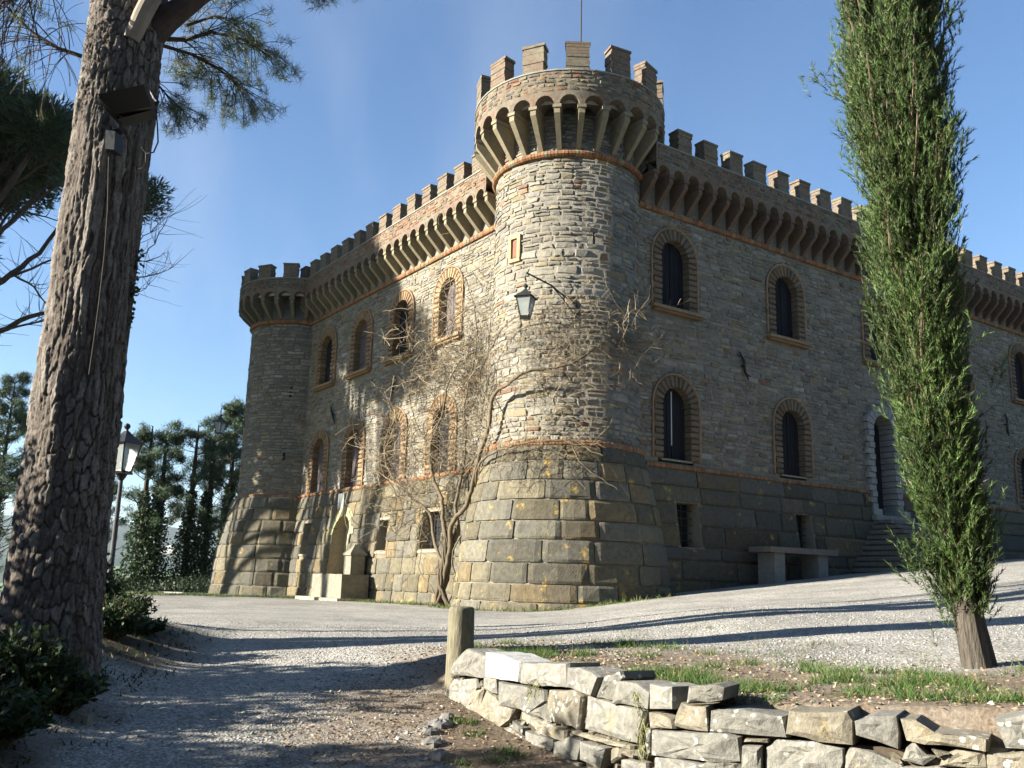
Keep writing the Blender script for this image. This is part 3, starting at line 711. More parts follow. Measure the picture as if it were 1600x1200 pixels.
window(RWALL, RWIN_UP[0], 'd', True, solo_v=True, seed=10, vcol=vR); window(RWALL, RWIN_UP[1], 'd', True, solo_v=True, seed=11, vcol=vR)
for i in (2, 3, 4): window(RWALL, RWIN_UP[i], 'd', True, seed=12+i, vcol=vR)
W = window(RWALL, RWIN_LO[0], 'd', False, solo_v=True, seed=20, vcol=vR, label='dark lower window with a slit of light between its shutters, painted as a pale strip')
mb = MB(); mbox(mb, RWALL, RWIN_LO[0][0]-.012, RWIN_LO[0][0]+.012, -.185, -.15, 5.3, 6.75); mb.build('light_slit', M_LIGHTSLIT, W)  # pale strip painted in place of the slit of light between the shutters
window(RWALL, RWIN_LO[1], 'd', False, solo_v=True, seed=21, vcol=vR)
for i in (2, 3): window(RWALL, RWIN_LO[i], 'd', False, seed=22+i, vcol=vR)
# --- barred basement openings
def barred(M, o, dfun, seed):
    a, b, z0, z1 = o; W = empty('barred_window', parent=castle); zm_ = (z0+z1)/2; dm = dfun(z1)-.22
    mb = MB(); mbox(mb, M, a-.05, b+.05, dm-.25, dm-.16, z0-.05, z1+.05); mb.build('window_back', M_DARK, W)
    for nm, q in (('jamb', (a-.07, a, dm-.2, z0, z1)), ('jamb', (b, b+.07, dm-.2, z0, z1)), ('lintel', (a-.07, b+.07, dm-.2, z1, z1+.07)), ('sill', (a-.07, b+.07, dm-.2, z0-.07, z0))):
        mb = MB(); vs = []
        for s_ in (q[0], q[1]):
            for z in (q[3], q[4]):
                for d in (q[2], dfun(z)+.0): vs.append(M(s_, d, z))
        mb.add(vs, [[0, 1, 3, 2], [4, 6, 7, 5], [0, 4, 5, 1], [2, 3, 7, 6], [0, 2, 6, 4], [1, 5, 7, 3]], (.24, .21, .15)); mb.build(nm, M_CORB, W)
    n = max(3, int((b-a)/.16))
    for i in range(1, n):
        s_ = a+(b-a)*i/n; mb = MB(); tube(mb, [M(s_, dm, z0), M(s_, dm, z1)], .013, 6); mb.build('bar', M_IRON, W)
    for k in range(1, 6):
        z = z0+(z1-z0)*k/6; mb = MB(); tube(mb, [M(a, dm+.002, z), M(b, dm+.002, z)], .011, 6); mb.build('bar', M_IRON, W)
for o in RBAS: barred(RWALL, o, bat_w, 1)
for o in LBAS: barred(LWALL, o, bat_w, 2)
# niche
c, z0, z1, w_ = NICHE; r_ = w_/2; zs = z1-r_; nich = empty('niche', parent=castle); nich['label'] = 'arched wall niche above the water trough'
mb = MB(); pts = [(c-r_, z0)]+[(c-r_*cos(pi*k/14), zs+r_*sin(pi*k/14)) for k in range(15)]+[(c+r_, z0)]; m_ = len(pts)
mb.add([LWALL(s_, bat_w(z)+.03, z) for s_, z in pts]+[LWALL(s_, -.12, z) for s_, z in pts], [[k, (k+1) % m_, m_+(k+1) % m_, m_+k] for k in range(m_)], (.30, .25, .16)); mb.build('reveal', M_MORT, nich)
mb = MB(); mb.add([LWALL(s_, -.12, z) for s_, z in pts], [list(range(m_))], (.31, .265, .175)); mb.build('niche_back', M_MORT, nich)
for i in range(9):
    a0, a1 = pi*i/9+.02, pi*(i+1)/9-.02; mb = MB(); vs = []
    for aa in (a0, a1):
        for rr_ in (r_-.01, r_+.30):
            s_ = c-rr_*cos(aa); z = zs+rr_*sin(aa)
            for d in (bat_w(z)-.08, bat_w(z)+.055): vs.append(LWALL(s_, d, z))
    mb.add(vs, [[0, 1, 3, 2], [4, 6, 7, 5], [0, 4, 5, 1], [2, 3, 7, 6], [0, 2, 6, 4], [1, 5, 7, 3]], (.33*rnd.uniform(.8, 1.2), .28, .15)); mb.build('voussoir', M_ASH, nich)
# plaque
mb = MB(); mbox(mb, LWALL, 10.92, 11.38, .16, .24, 4.02, 4.55); P = mb.build('plaque', M_PLAQ, castle)
# iron wall anchors
for M, s, z, an in ((RWALL, 5.1, 7.85, 25), (LWALL, 8.0, 7.85, 28), (LWALL, 12.7, 7.6, -32), (RWALL, 19.6, 7.9, 10)):
    mb = MB(); a = radians(an); dx, dz = sin(a)*.42, cos(a)*.42
    tube(mb, [M(s-dx, .09, z+dz), M(s-dx*.3+.04, .1, z+dz*.4), M(s+dx*.3-.04, .1, z-dz*.4), M(s+dx, .09, z-dz)], [.02, .045, .045, .02], 6)
    tube(mb, [M(s-dx-.10, .09, z+dz*.72), M(s-dx*.7, .09, z+dz*.66)], [.02, .03], 6); tube(mb, [M(s+dx*.7, .09, z-dz*.66), M(s+dx+.10, .09, z-dz*.72)], [.03, .02], 6)
    tube(mb, [M(s, -.02, z), M(s, .1, z)], .03, 6); mb.build('wall_anchor', M_IRON, castle)
# arrow slits and the small brick-framed opening on the near tower
def slit(M, s, z0, z1, wd, par):
    mb = MB(); mbox(mb, M, s-wd/2, s+wd/2, -.3, .012, z0, z1, 1); mb.build('arrow_slit', M_DARK, par)
slit(NT, radians(-108.6)*RR0, 10.05, 10.45, .055, near_tower); slit(NT, radians(-128)*RR0, 7.02, 7.42, .09, near_tower)
slit(FT, radians(-118)*RR0, 8.6, 9.05, .1, far_tower); slit(FT, radians(-120)*RR0, 6.1, 6.6, .11, far_tower)
sc_ = radians(-171)*RR0; W = empty('small_opening', parent=near_tower)
mb = MB(); mbox(mb, NT, sc_-.11, sc_+.11, -.05, .02, 9.85, 10.3); mb.build('wooden_hatch', simple('red brown hatch wood', (.16, .07, .04), .8), W)
for q in ((sc_-.2, sc_-.112, 9.8, 10.35), (sc_+.112, sc_+.2, 9.8, 10.35), (sc_-.2, sc_+.2, 10.352, 10.44), (sc_-.2, sc_+.2, 9.71, 9.798)):
    mb = MB(); mbox(mb, NT, q[0], q[1], -.03, .07, q[2], q[3], 1, (.40, .26, .13), .008); mb.build('frame', M_TERRA, W)
# --- entrance door with pale banded surround and steps
c, z0, z1, w_ = DOOR; r_ = w_/2; zs = z1-r_; DR = empty('entrance', parent=castle); DR['label'] = 'arched entrance with pale banded stone surround'
rnd.seed(77); n = 13; hj = (zs-z0-.2)/n
for sg in (-1, 1):
    for i in range(n):
        mb = MB(); a, b = sorted((c+sg*r_, c+sg*(r_+(.36 if i % 2 else .27)))); k = rnd.uniform(.9, 1.1)
        mbox(mb, RWALL, a, b, -.5, .17-(.03 if i % 2 else 0), z0+.2+i*hj+.012, z0+.2+(i+1)*hj-.012, 1, (.24*k, .235*k, .215*k), .004); mb.build('jamb_block', M_CORB, DR)
    mb = MB(); a, b = sorted((c+sg*r_, c+sg*(r_+.42))); mbox(mb, RWALL, a, b, -.5, .30, z0, z0+.2, 1, (.25, .245, .23)); mb.build('jamb_base', M_CORB, DR)
for i in range(11):
    a0, a1 = pi*i/11+.02, pi*(i+1)/11-.02; mb = MB(); vs = []
    for aa in (a0, a1):
        for rr_ in (r_, r_+(.38 if i % 2 else .32)):
            for d in (-.4, .16): vs.append(RWALL(c-rr_*cos(aa), d, zs+rr_*sin(aa)))
    mb.add(vs, [[0, 1, 3, 2], [4, 6, 7, 5], [0, 4, 5, 1], [2, 3, 7, 6], [0, 2, 6, 4], [1, 5, 7, 3]], (.24, .235, .215)); mb.build('voussoir', M_CORB, DR)
mb = MB(); mbox(mb, RWALL, c-r_-.02, c+r_+.02, -.6, -.5, z0, z1+.1); mb.build('door_back', M_DARK, DR)
for sg in (-1, 1):
    for i in range(2):
        mb = MB(); a, b = sorted((c+sg*(r_-.02-i*.25), c+sg*(r_-.24-i*.25))); mbox(mb, RWALL, a, b, -.46, -.42, z0+.02, z1-.05-(.32 if i == 0 else .02)); mb.build('door_plank', M_WOODD, DR)
mb = MB(); mbox(mb, RWALL, c-r_-.5, c+r_+.5, -.5, .42, z0-.16, z0-.003, 1, (.20, .2, .18)); mb.build('threshold', M_CORB, DR)
STP = empty('staircase', parent=castle); STP['label'] = 'shaded stone steps up to the entrance'
for i in range(10):
    zt = z0-.16-i*.165; ou = .55+.30*(i+1); ex = .55+i*.10; rnd.seed(600+i)
    ex = .45+i*.17; segs = np.linspace(c-r_-ex, c+r_+ex, 4)
    for a, b in zip(segs[:-1], segs[1:]):
        mb = MB(); mbox(mb, RWALL, a+.006, b-.006, .0, ou+rnd.uniform(-.015, .01), zt-.115, zt-.004, 1, (.14, .132, .11), .008); mb.build('step', M_CORB, STP)
    mb = MB(); mbox(mb, RWALL, c-r_-ex+.03, c+r_+ex-.03, .0, ou-.09, zt-.168, zt-.112, 1, (.05, .05, .04)); mb.build('joint', M_MORT, STP)
# ================================================================== vegetation helpers
def unit(a): return a/np.maximum(np.linalg.norm(a, axis=-1, keepdims=True), 1e-9)
def rdir(n): return unit(rg.normal(size=(n, 3)))
def blades(P, D, Ln, Wd, cols, diamond=False):
    """one thin triangle (or diamond) per leaf; returns V, F, C"""
    n = len(P); D = unit(D); s_ = unit(np.cross(D, rdir(n))); Ln = np.broadcast_to(Ln, n)[:, None]; Wd = np.broadcast_to(Wd, n)[:, None]
    if diamond:
        nrm = np.cross(D, s_)
        V = np.stack([P, P+D*Ln*.5+s_*Wd*.5, P+D*Ln-nrm*Ln*.08, P+D*Ln*.5-s_*Wd*.5], 1).reshape(-1, 3); k = 4
    else:
        V = np.stack([P-s_*Wd*.5, P+s_*Wd*.5, P+D*Ln], 1).reshape(-1, 3); k = 3
    return V, np.arange(n*k).reshape(n, k), cols
def merge(L):
    V = []; F_ = []; C_ = []; o = 0
    for v, f, c in L: V.append(v); F_.append(f+o); C_.append(c); o += len(v)
    return np.concatenate(V), np.concatenate(F_), np.concatenate(C_)
def pcol(n, base, var=.3, tint=None, tf=.0):
    c = np.array(base)*(1+rg.uniform(-var, var, (n, 1)))
    if tint is not None: m = rg.random((n, 1)) < tf; c = np.where(m, np.array(tint), c)
    return c
def limb(p0, d0, length, n, bend, wander, seed):
    """curving limb path"""
    r_ = random.Random(seed); p = Vector(p0); d = Vector(d0).normalized(); out = [p.copy()]
    for i in range(n):
        d = (d+Vector(bend)*(1/n)+Vector([r_.uniform(-1, 1) for _ in range(3)])*wander).normalized(); p = p+d*length/n; out.append(p.copy())
    return out
gz = lambda x, y: float(height(x, y))
# ------------------------------------------------------------------ big pine at the left
def plated_trunk(name, base, h, rfun, mat, parent, nu=260, nv=620, lean=(0, 0), seed=3):
    u = np.linspace(0, 2*pi, nu, endpoint=False); v = np.linspace(0, 1, nv)
    U, Vv = np.meshgrid(u, v); Z = Vv*h; R_ = rfun(Z)
    # cellular plates, elongated vertically; wraps around
    cw, ch = .062, .21; ncol = int(round(2*pi*.36/cw))
    gx = U/(2*pi)*ncol+1.5*(fbm(np.sin(U)*2.4+3, Z*3.2+np.cos(U)*2, seed, 4)-.45); gy = Z/ch*(1+.3*np.sin(Z*.9))+1.6*(fbm(np.cos(U)*3+np.sin(U)*2, Z*2.6, seed+5, 4)-.45)
    F1 = np.full(gx.shape, 9.); F2 = np.full(gx.shape, 9.); idv = np.zeros(gx.shape)
    bx = np.floor(gx); by = np.floor(gy)
    for i in (-1, 0, 1):
        for j in (-1, 0, 1):
            cx = bx+i; cy = by+j; wx = np.mod(cx, ncol); px_ = cx+.1+.8*_h(wx, cy, seed+1); py_ = cy+.1+.8*_h(wx, cy, seed+2)
            d = np.hypot(gx-px_, (gy-py_)*1.0); nid = _h(wx, cy, seed+3)
            closer = d < F1; F2 = np.where(closer, F1, np.minimum(F2, d)); idv = np.where(closer, nid, idv); F1 = np.where(closer, d, F1)
    edge = F2-F1+.16*(fbm(U*14, Z*10, seed+21, 3)-.45); plate = sstep(-.02, .20, edge)*(.55+.45*sstep(.3, .5, fbm(U*9, Z*5, seed+22, 3)))
    furrow = fbm(np.sin(U)*5+np.cos(U)*3.3, Z*.55, seed+9, 4)
    disp = plate*(.014+.016*idv)+.020*(fbm(U*26, Z*22, seed+8, 4)-.45)+.07*(furrow-.45)
    RR = R_+disp
    X = base[0]+lean[0]*Z+RR*np.cos(U); Y = base[1]+lean[1]*Z+RR*np.sin(U)
    V = np.stack([X, Y, base[2]+Z], -1).reshape(-1, 3)
    i = np.arange(nu*nv).reshape(nv, nu); i2 = np.roll(i, -1, 1); Fc = np.stack([i[:-1], i2[:-1], i2[1:], i[1:]], -1).reshape(-1, 4)
    lightp = np.array([.185, .162, .135]); warm = np.array([.105, .085, .067]); crack = np.array([.05, .037, .028])
    m = idv[..., None]; C_ = lightp*m+warm*(1-m); C_ = C_*(.45+1.1*fbm(U*24, Z*16, seed+4, 4))[..., None]; C_ = crack*(1-plate[..., None])+C_*plate[..., None]
    cc = C_.reshape(-1, 3)[Fc[:, 0]]
    return raw(name, V, Fc, mat, parent, cc, None, True)
pb = at(74, 1000, 8.0)
pine = empty('pine_tree', (0, 0, 0)); tag(pine, 'huge pine trunk with plated bark rising past the flood lamp, beside the path', 'tree')
PX, PY, PZ = pb[0], pb[1], gz(pb[0], pb[1])-.25
plated_trunk('trunk', (PX, PY, PZ), 8.6, lambda z: .315+.10*np.exp(-z/.5)+.035*np.clip(1-z/6, 0, 1), M_BARK, pine)
f1 = at(215, 45, 8.0)
mb = MB(); a = at(205, 62, 7.75); tube(mb, [a, at(222, 25, 7.72), at(245, -20, 7.7), at(262, -70, 7.7)], [.075, .085, .09, .10], 14); mb.build('pale_limb', M_LIMB, pine)
mb = MB(); tube(mb, [at(180, 80, 8.05), at(225, 62, 8.0), at(262, 30, 8.0), at(310, -8, 8.0), at(380, -60, 8.0)], [.17, .16, .12, .105, .10], 14); mb.build('limb', M_DLIMB, pine)
def hanging(pts, r0_, nt_, twl, seed, parent, droop=-.5, leafn=26, ln=.11, dens=1.):
    """branch with drooping twigs ending in needle tufts"""
    r_ = random.Random(seed); mb = MB(); pts = [Vector(p) for p in pts]; tube(mb, pts, list(np.linspace(r0_, r0_*.3, len(pts))), 6, (.06, .045, .035)); L = []
    P = []; D = []
    for k in range(nt_):
        f = r_.uniform(.1, 1)*(len(pts)-1); i = min(int(f), len(pts)-2); p = pts[i].lerp(pts[i+1], f-i); ax = (pts[i+1]-pts[i]).normalized()
        d = (ax*.7+Vector((r_.uniform(-1, 1), r_.uniform(-1, 1), r_.uniform(-.6, .6)))).normalized()
        q = limb(p, d, twl*r_.uniform(.5, 1.2), 6, (0, 0, droop), .12, r_.random()); tube(mb, q, list(np.linspace(.006, .0025, 7)), 3, (.07, .05, .035), False)
        tips = [q[-1], q[-2]] if r_.random() < .5 else [q[-1]]
        for s2 in range(2):
            q2 = limb(q[3+s2], d+Vector((r_.uniform(-1, 1), r_.uniform(-1, 1), -.2)), twl*.4*r_.uniform(.5, 1.2), 4, (0, 0, droop), .15, r_.random()); tube(mb, q2, .0028, 3, (.07, .05, .035), False); tips.append(q2[-1])
        for t_ in tips:
            if r_.random() > dens: continue
            n = leafn; P.append(np.array(t_)+rg.normal(size=(n, 3))*.018); D.append(rdir(n)+np.array([0, 0, .15]))
    mb.build('branch', M_TWIG, parent)
    if P:
        P = np.concatenate(P); D = np.concatenate(D); V, F_, C_ = blades(P, D, rg.uniform(ln*.7, ln*1.2, len(P)), .0045, pcol(len(P), (.085, .125, .05), .4, (.19, .15, .06), .15)); raw('needles', V, F_, M_NEEDLE, parent, C_)['kind'] = 'stuff'
hanging([at(238, 60, 8.3), at(290, 62, 8.6), at(330, 50, 8.7), at(375, 60, 8.8), at(405, 75, 8.8)], .03, 46, .55, 1, pine, -.7)
hanging([at(250, 70, 8.2), at(300, 85, 8.5), at(345, 110, 8.6), at(372, 135, 8.7)], .022, 44, .5, 2, pine, -.6)
hanging([at(236, 120, 8.2), at(262, 150, 8.3), at(285, 172, 8.3)], .014, 20, .3, 3, pine, -.5)
hanging([at(290, 40, 8.5), at(335, 25, 8.8), at(365, 30, 8.9)], .02, 22, .4, 4, pine, -.2)
hanging([at(128, 88, 8.3), at(90, 75, 8.2), at(50, 50, 8.2), at(10, 10, 8.1), at(-40, -40, 8)], .022, 46, .75, 5, pine, -1.3, dens=.13)
hanging([at(120, -30, 7.6), at(70, -20, 7.5), at(20, 0, 7.4), at(-30, 10, 7.3)], .02, 50, .8, 6, pine, -1.5, dens=.10)
hanging([at(470, -45, 8.3), at(510, -20, 8.3), at(545, -5, 8.3)], .012, 8, .25, 7, pine, -.5)
# overhead crown, above the frame (casts shade on the path)
def canopy(P0, rad, flat, n, col, ln, wd, seed, clumps=60, csize=.5, top=True, gap=.0):
    r_ = np.random.default_rng(seed); c = r_.normal(size=(clumps, 3)); c = unit(c)*(r_.random((clumps, 1))**.4); c = c*np.array([rad, rad, flat]); 
    if top: c[:, 2] = np.abs(c[:, 2])-flat*.35*(1-np.hypot(c[:, 0], c[:, 1])/rad)
    cs = csize*r_.uniform(.6, 1.3, clumps); idx = r_.integers(0, clumps, n)
    off = unit(r_.normal(size=(n, 3)))*(r_.random((n, 1))**.45)*cs[idx][:, None]*np.array([1, 1, .7])
    P = c[idx]+off; D = off+r_.normal(size=(n, 3))*.25*csize+np.array([0, 0, .25*csize]); k = r_.uniform(.7, 1.35, clumps)[idx][:, None]
    C_ = np.array(col)*k*r_.uniform(.7, 1.3, (n, 1))
    return blades(P+np.array(P0), D, r_.uniform(ln*.6, ln*1.2, n), wd, C_), c+np.array(P0)
(V, F_, C_), cc = canopy((PX+.3, PY+.2, PZ+11.5), 3.2, 1.4, 26000, (.06, .09, .035), .16, .02, 5, 60, .6); raw('crown', V, F_, M_NEEDLE, pine, C_)['kind'] = 'stuff'
mb = MB()
for i in range(0, 60, 3): tube(mb, [(PX, PY, PZ+8.4), ((PX+cc[i][0])/2, (PY+cc[i][1])/2, PZ+9.6), cc[i]], [.12, .06, .02], 5, (.05, .04, .03), False)
tube(mb, [(PX, PY, PZ+8.4), (PX+.1, PY, PZ+10), (PX+.2, PY, PZ+11.5)], [.3, .25, .1], 8, (.06, .045, .035)); mb.build('limbs', M_DLIMB, pine)['kind'] = 'stuff'
# ivy on the right edge of the trunk
P = []; 
for t in np.linspace(0, 1, 60):
    q = at(215-28*t+rg.normal()*3, 395+150*t, 8.05); P.append(q+rg.normal(size=(5, 3))*.02)
P = np.concatenate(P); V, F_, C_ = blades(P, rdir(len(P)), .045, .04, pcol(len(P), (.03, .055, .02), .4), True); raw('ivy', V, F_, M_LEAF, pine, C_)['kind'] = 'stuff'
# dead stick and cable down the trunk
mb = MB(); tube(mb, [at(170, 245, 7.58), at(168, 330, 7.58), at(163, 400, 7.57), at(155, 470, 7.55), at(147, 530, 7.55), at(139, 585, 7.55)], .006, 6, (.05, .042, .03)); 
cbl = mb.build('cable', M_TWIG); tag(cbl, 'thin pale cable running down the big pine trunk', 'cable')
# flood lamp on the trunk
fl = empty('flood_lamp', tuple(at(195, 165, 7.55))); tag(fl, 'dark rectangular flood lamp strapped to the big pine trunk, aimed downward', 'flood lamp'); fo = at(195, 165, 7.55)
def quadbox(P4, depthv, name, mat, parent):
    mb = MB(); a = [Vector(p) for p in P4]; dv = Vector(depthv); vs = a+[p+dv for p in a]; mb.add(vs, [[0, 1, 2, 3], [7, 6, 5, 4]]+[[k, (k+1) % 4, 4+(k+1) % 4, 4+k] for k in range(4)]); o = mb.build(name, mat, parent); o.matrix_parent_inverse = Matrix.Translation(-Vector(parent.location)); return o
D0 = 7.30
quadbox([at(152, 147, 7.0), at(224, 132, 7.02), at(237, 166, 7.3), at(180, 178, 7.28)], (0, .10, .03), 'hood', M_PLAST, fl)
quadbox([at(153, 150, 7.05), at(181, 181, 7.31), at(183, 192, 7.36), at(160, 165, 7.2)], (.03, .04, 0), 'side_cheek', M_PLAST, fl)
quadbox([at(158, 155, D0+.12), at(228, 145, D0+.12), at(236, 172, D0+.08), at(184, 186, D0+.02)], (0, .14, 0), 'lamp_body', M_PLAST, fl)
quadbox([at(170, 176, 7.40), at(183, 178, 7.40), at(186, 200, 7.40), at(176, 202, 7.40)], (0, .10, 0), 'bracket', M_PLAST, fl)
quadbox([at(165, 203, 7.38), at(180, 205, 7.38), at(178, 234, 7.38), at(164, 232, 7.38)], (.02, .12, 0), 'junction_box', simple('grey plastic box', (.022, .023, .023), .5, 20, .1), fl)
mb = MB(); tube(mb, [at(234, 142, 7.6), at(246, 160, 7.55), at(240, 167, 7.55), at(232, 166, 7.5)], .02, 8); o = mb.build('stirrup', M_PLAST, fl); o.matrix_parent_inverse = Matrix.Translation(-Vector(fl.location))
mb = MB(); tube(mb, [at(243, 166, 7.55), at(246, 195, 7.55), at(247, 222, 7.55), at(240, 238, 7.55), at(229, 240, 7.6), at(221, 230, 7.65)], .007, 6); tube(mb, [at(228, 240, 7.6), at(228, 255, 7.6), at(222, 263, 7.65), at(216, 264, 7.7)], .006, 6); o = mb.build('cord', M_PLAST, fl); o.matrix_parent_inverse = Matrix.Translation(-Vector(fl.location))
# ------------------------------------------------------------------ other pines
def umbrella_pine(base, h, rad, flat, n, label, seed, col=(.03, .05, .022), nl=26, name='umbrella_pine', group=None, ln=.3, wd=.05, csz=.75, tr=.26):
    t = empty(name, base); tag(t, label, 'tree', group); mb = MB(); r_ = random.Random(seed)
    P0 = (0, 0, h-flat*.6); (V, F_, C_), cc = canopy(P0, rad, flat, n, col, ln, wd, seed, 70, csz)
    raw('crown', V, F_, M_NEEDLE, t, C_)['kind'] = 'stuff'
    tube(mb, [(0, 0, -.3), (.05, 0, h*.3), (.1, .05, h*.55), (.1, .1, h-flat)], [tr*1.2, tr, tr*.8, tr*.4], 10); mb.build('trunk', M_DLIMB, t)
    mb = MB()
    for i in range(nl):
        c = cc[i]; z0_ = h*r_.uniform(.42, .72); tube(mb, [(.05, 0, z0_), (c[0]*.35, c[1]*.35, z0_+(c[2]-z0_)*.3+r_.uniform(-.2, .2)), (c[0]*.7, c[1]*.7, z0_+(c[2]-z0_)*.72), tuple(c)], [tr*.35, tr*.25, tr*.15, .015], 5, (.05, .04, .03), False)
        for q in range(7):
            f = r_.uniform(.3, 1); p = Vector((c[0]*f, c[1]*f, z0_+(c[2]-z0_)*f)); d = Vector((r_.uniform(-1, 1), r_.uniform(-1, 1), r_.uniform(0, .8)))
            tube(mb, limb(p, d, r_.uniform(.5, 1.3), 4, (0, 0, .3), .2, r_.random()), [.018, .014, .01, .008, .004], 3, (.05, .04, .03), False)
    mb.build('limbs', M_DLIMB, t)['kind'] = 'stuff'
    return t
def gp(px, depth): q = at(px, 900, depth); return (q[0], depth, gz(q[0], depth))
up_ = umbrella_pine(gp(-225, 34), 20.3, 5.6, 3.6, 90000, 'dark broad umbrella pine with bare upswept limbs, behind the big trunk', 12, nl=60, csz=1.3, ln=.42, wd=.08, tr=.4)
bp = umbrella_pine(gp(105, 30), 13.9, 1.6, .9, 9000, 'thin pine whose small top and bare twigs show just past the big trunk', 14, nl=16, csz=.6, name='pine_tree', ln=.28, wd=.05, tr=.16)
def px_limbs(tree, Ls, depth, tws, seed, r_tw=.02, name='limbs'):
    q_ = random.Random(seed); mb = MB(); off = Vector(tree.location)
    for pl, ra, rb in Ls:
        d_ = [depth+q_.uniform(-.6, .6) for _ in pl]; pts = [Vector(at(x, y, d))-off for (x, y), d in zip(pl, d_)]; pp = []
        for a, b in zip(pts[:-1], pts[1:]):
            for j in range(3): pp.append(a.lerp(b, j/3)+Vector([q_.uniform(-.05, .05) for _ in range(3)]))
        pp.append(pts[-1]); tube(mb, pp, list(np.linspace(ra, rb, len(pp))), 6, (.05, .04, .03), False)
        for k in range(tws):
            b = pp[q_.randint(1, len(pp)-1)]; d = Vector((q_.uniform(-.6, 1), q_.uniform(-.6, .6), q_.uniform(-.4, 1))); tube(mb, limb(b, d, q_.uniform(.5, 1.9), 5, (.1, 0, .35), .2, q_.random()), [r_tw, r_tw*.8, r_tw*.6, r_tw*.5, r_tw*.4, r_tw*.3], 3, (.05, .04, .03), False)
    mb.build(name, M_DLIMB, tree)['kind'] = 'stuff'
px_limbs(up_, [([(-120, 590), (-30, 530), (30, 502), (82, 488)], .14, .07), ([(-120, 560), (-20, 520), (40, 508), (85, 500)], .06, .03), ([(-130, 530), (-30, 455), (20, 428), (60, 395), (105, 335)], .15, .06), ([(-120, 480), (0, 438), (50, 420), (100, 398)], .08, .03),
    ([(-120, 450), (-20, 340), (30, 270), (60, 210), (80, 170)], .17, .08), ([(-120, 420), (0, 360), (50, 320), (105, 280)], .12, .05), ([(-100, 380), (0, 300), (60, 262), (112, 225)], .10, .05), ([(-60, 340), (0, 265), (20, 220)], .12, .06), ([(20, 428), (55, 450), (80, 485)], .05, .02), ([(0, 300), (35, 330), (90, 345)], .05, .02)], 33.5, 16, 5)
px_limbs(bp, [([(180, 440), (203, 418), (222, 400), (240, 380), (262, 340)], .035, .01), ([(190, 425), (215, 408), (245, 404), (263, 395)], .03, .008), ([(190, 440), (225, 432), (255, 425), (276, 412)], .03, .008), ([(200, 420), (212, 380), (222, 345), (232, 315)], .04, .015), ([(195, 460), (215, 458), (232, 445)], .02, .006), ([(200, 400), (225, 370), (248, 350)], .025, .008)], 30, 12, 6, .012, 'twigs')
# off-frame pines whose shade falls on the wall and the gravel
def shade_pine(x, y, h, rad, flat, n, seed, tr=.28, label=''):
    return umbrella_pine((x, y, gz(x, y)), h, rad, flat, n, label, seed, nl=20, tr=tr, group='pines standing left of the forecourt', csz=.95, ln=.35, wd=.09)
def toward_sun(lx, ly, z, s):
    x, y = to_world(lx, ly); return x+sd[0]*s, y+sd[1]*s, z+sd[2]*s
SHADES = [(11.5, 10.6, 19, 3.6, 1.9, 36000, 31), (8.6, 8.6, 24, 2.6, 1.6, 22000, 32), (15.5, 7.5, 17, 3.2, 2.6, 24000, 33), (18.5, 12.0, 15, 3.6, 2.6, 26000, 36), (13.0, 6.6, 23, 2.4, 1.2, 9000, 37), (13.4, 13.3, 21, 4.3, 1.8, 40000, 38)]
for i, (ly, z, s, rad, flat, n, sd_i) in enumerate(SHADES):
    x, y, zz = toward_sun(-.9, ly, z, s); g = gz(x, y)
    umbrella_pine((x, y, g), zz-g+flat*.6, rad, flat, n, ('umbrella pine whose shade falls on the arched niche side of the wall', 'tallest umbrella pine, shading the middle merlons', 'umbrella pine shading the far corner above the grass', 'umbrella pine standing nearest the far round tower', 'thin crowned umbrella pine dappling the lower windows', 'widest umbrella pine, shading the far parapet')[i], sd_i, nl=24, tr=.22, group='pines standing left of the forecourt', csz=.95, ln=.35, wd=.09)
for i, (x, y, h, rad, tr) in enumerate([(-11.5, 10.3, 13, 3, .09), (-9.2, 8.75, 13, 3, .30), (-10.6, 9.0, 13, 2.5, .26)]):
    umbrella_pine((x, y, gz(x, y)), h, rad, 1.6, 26000, ('slender pine farthest up the path\'s left side', 'thick pine nearest the path on its left side', 'second thick pine left of the path')[i], 50+i, nl=20, tr=tr, group='pines beside the path', csz=.9, ln=.3, wd=.07)
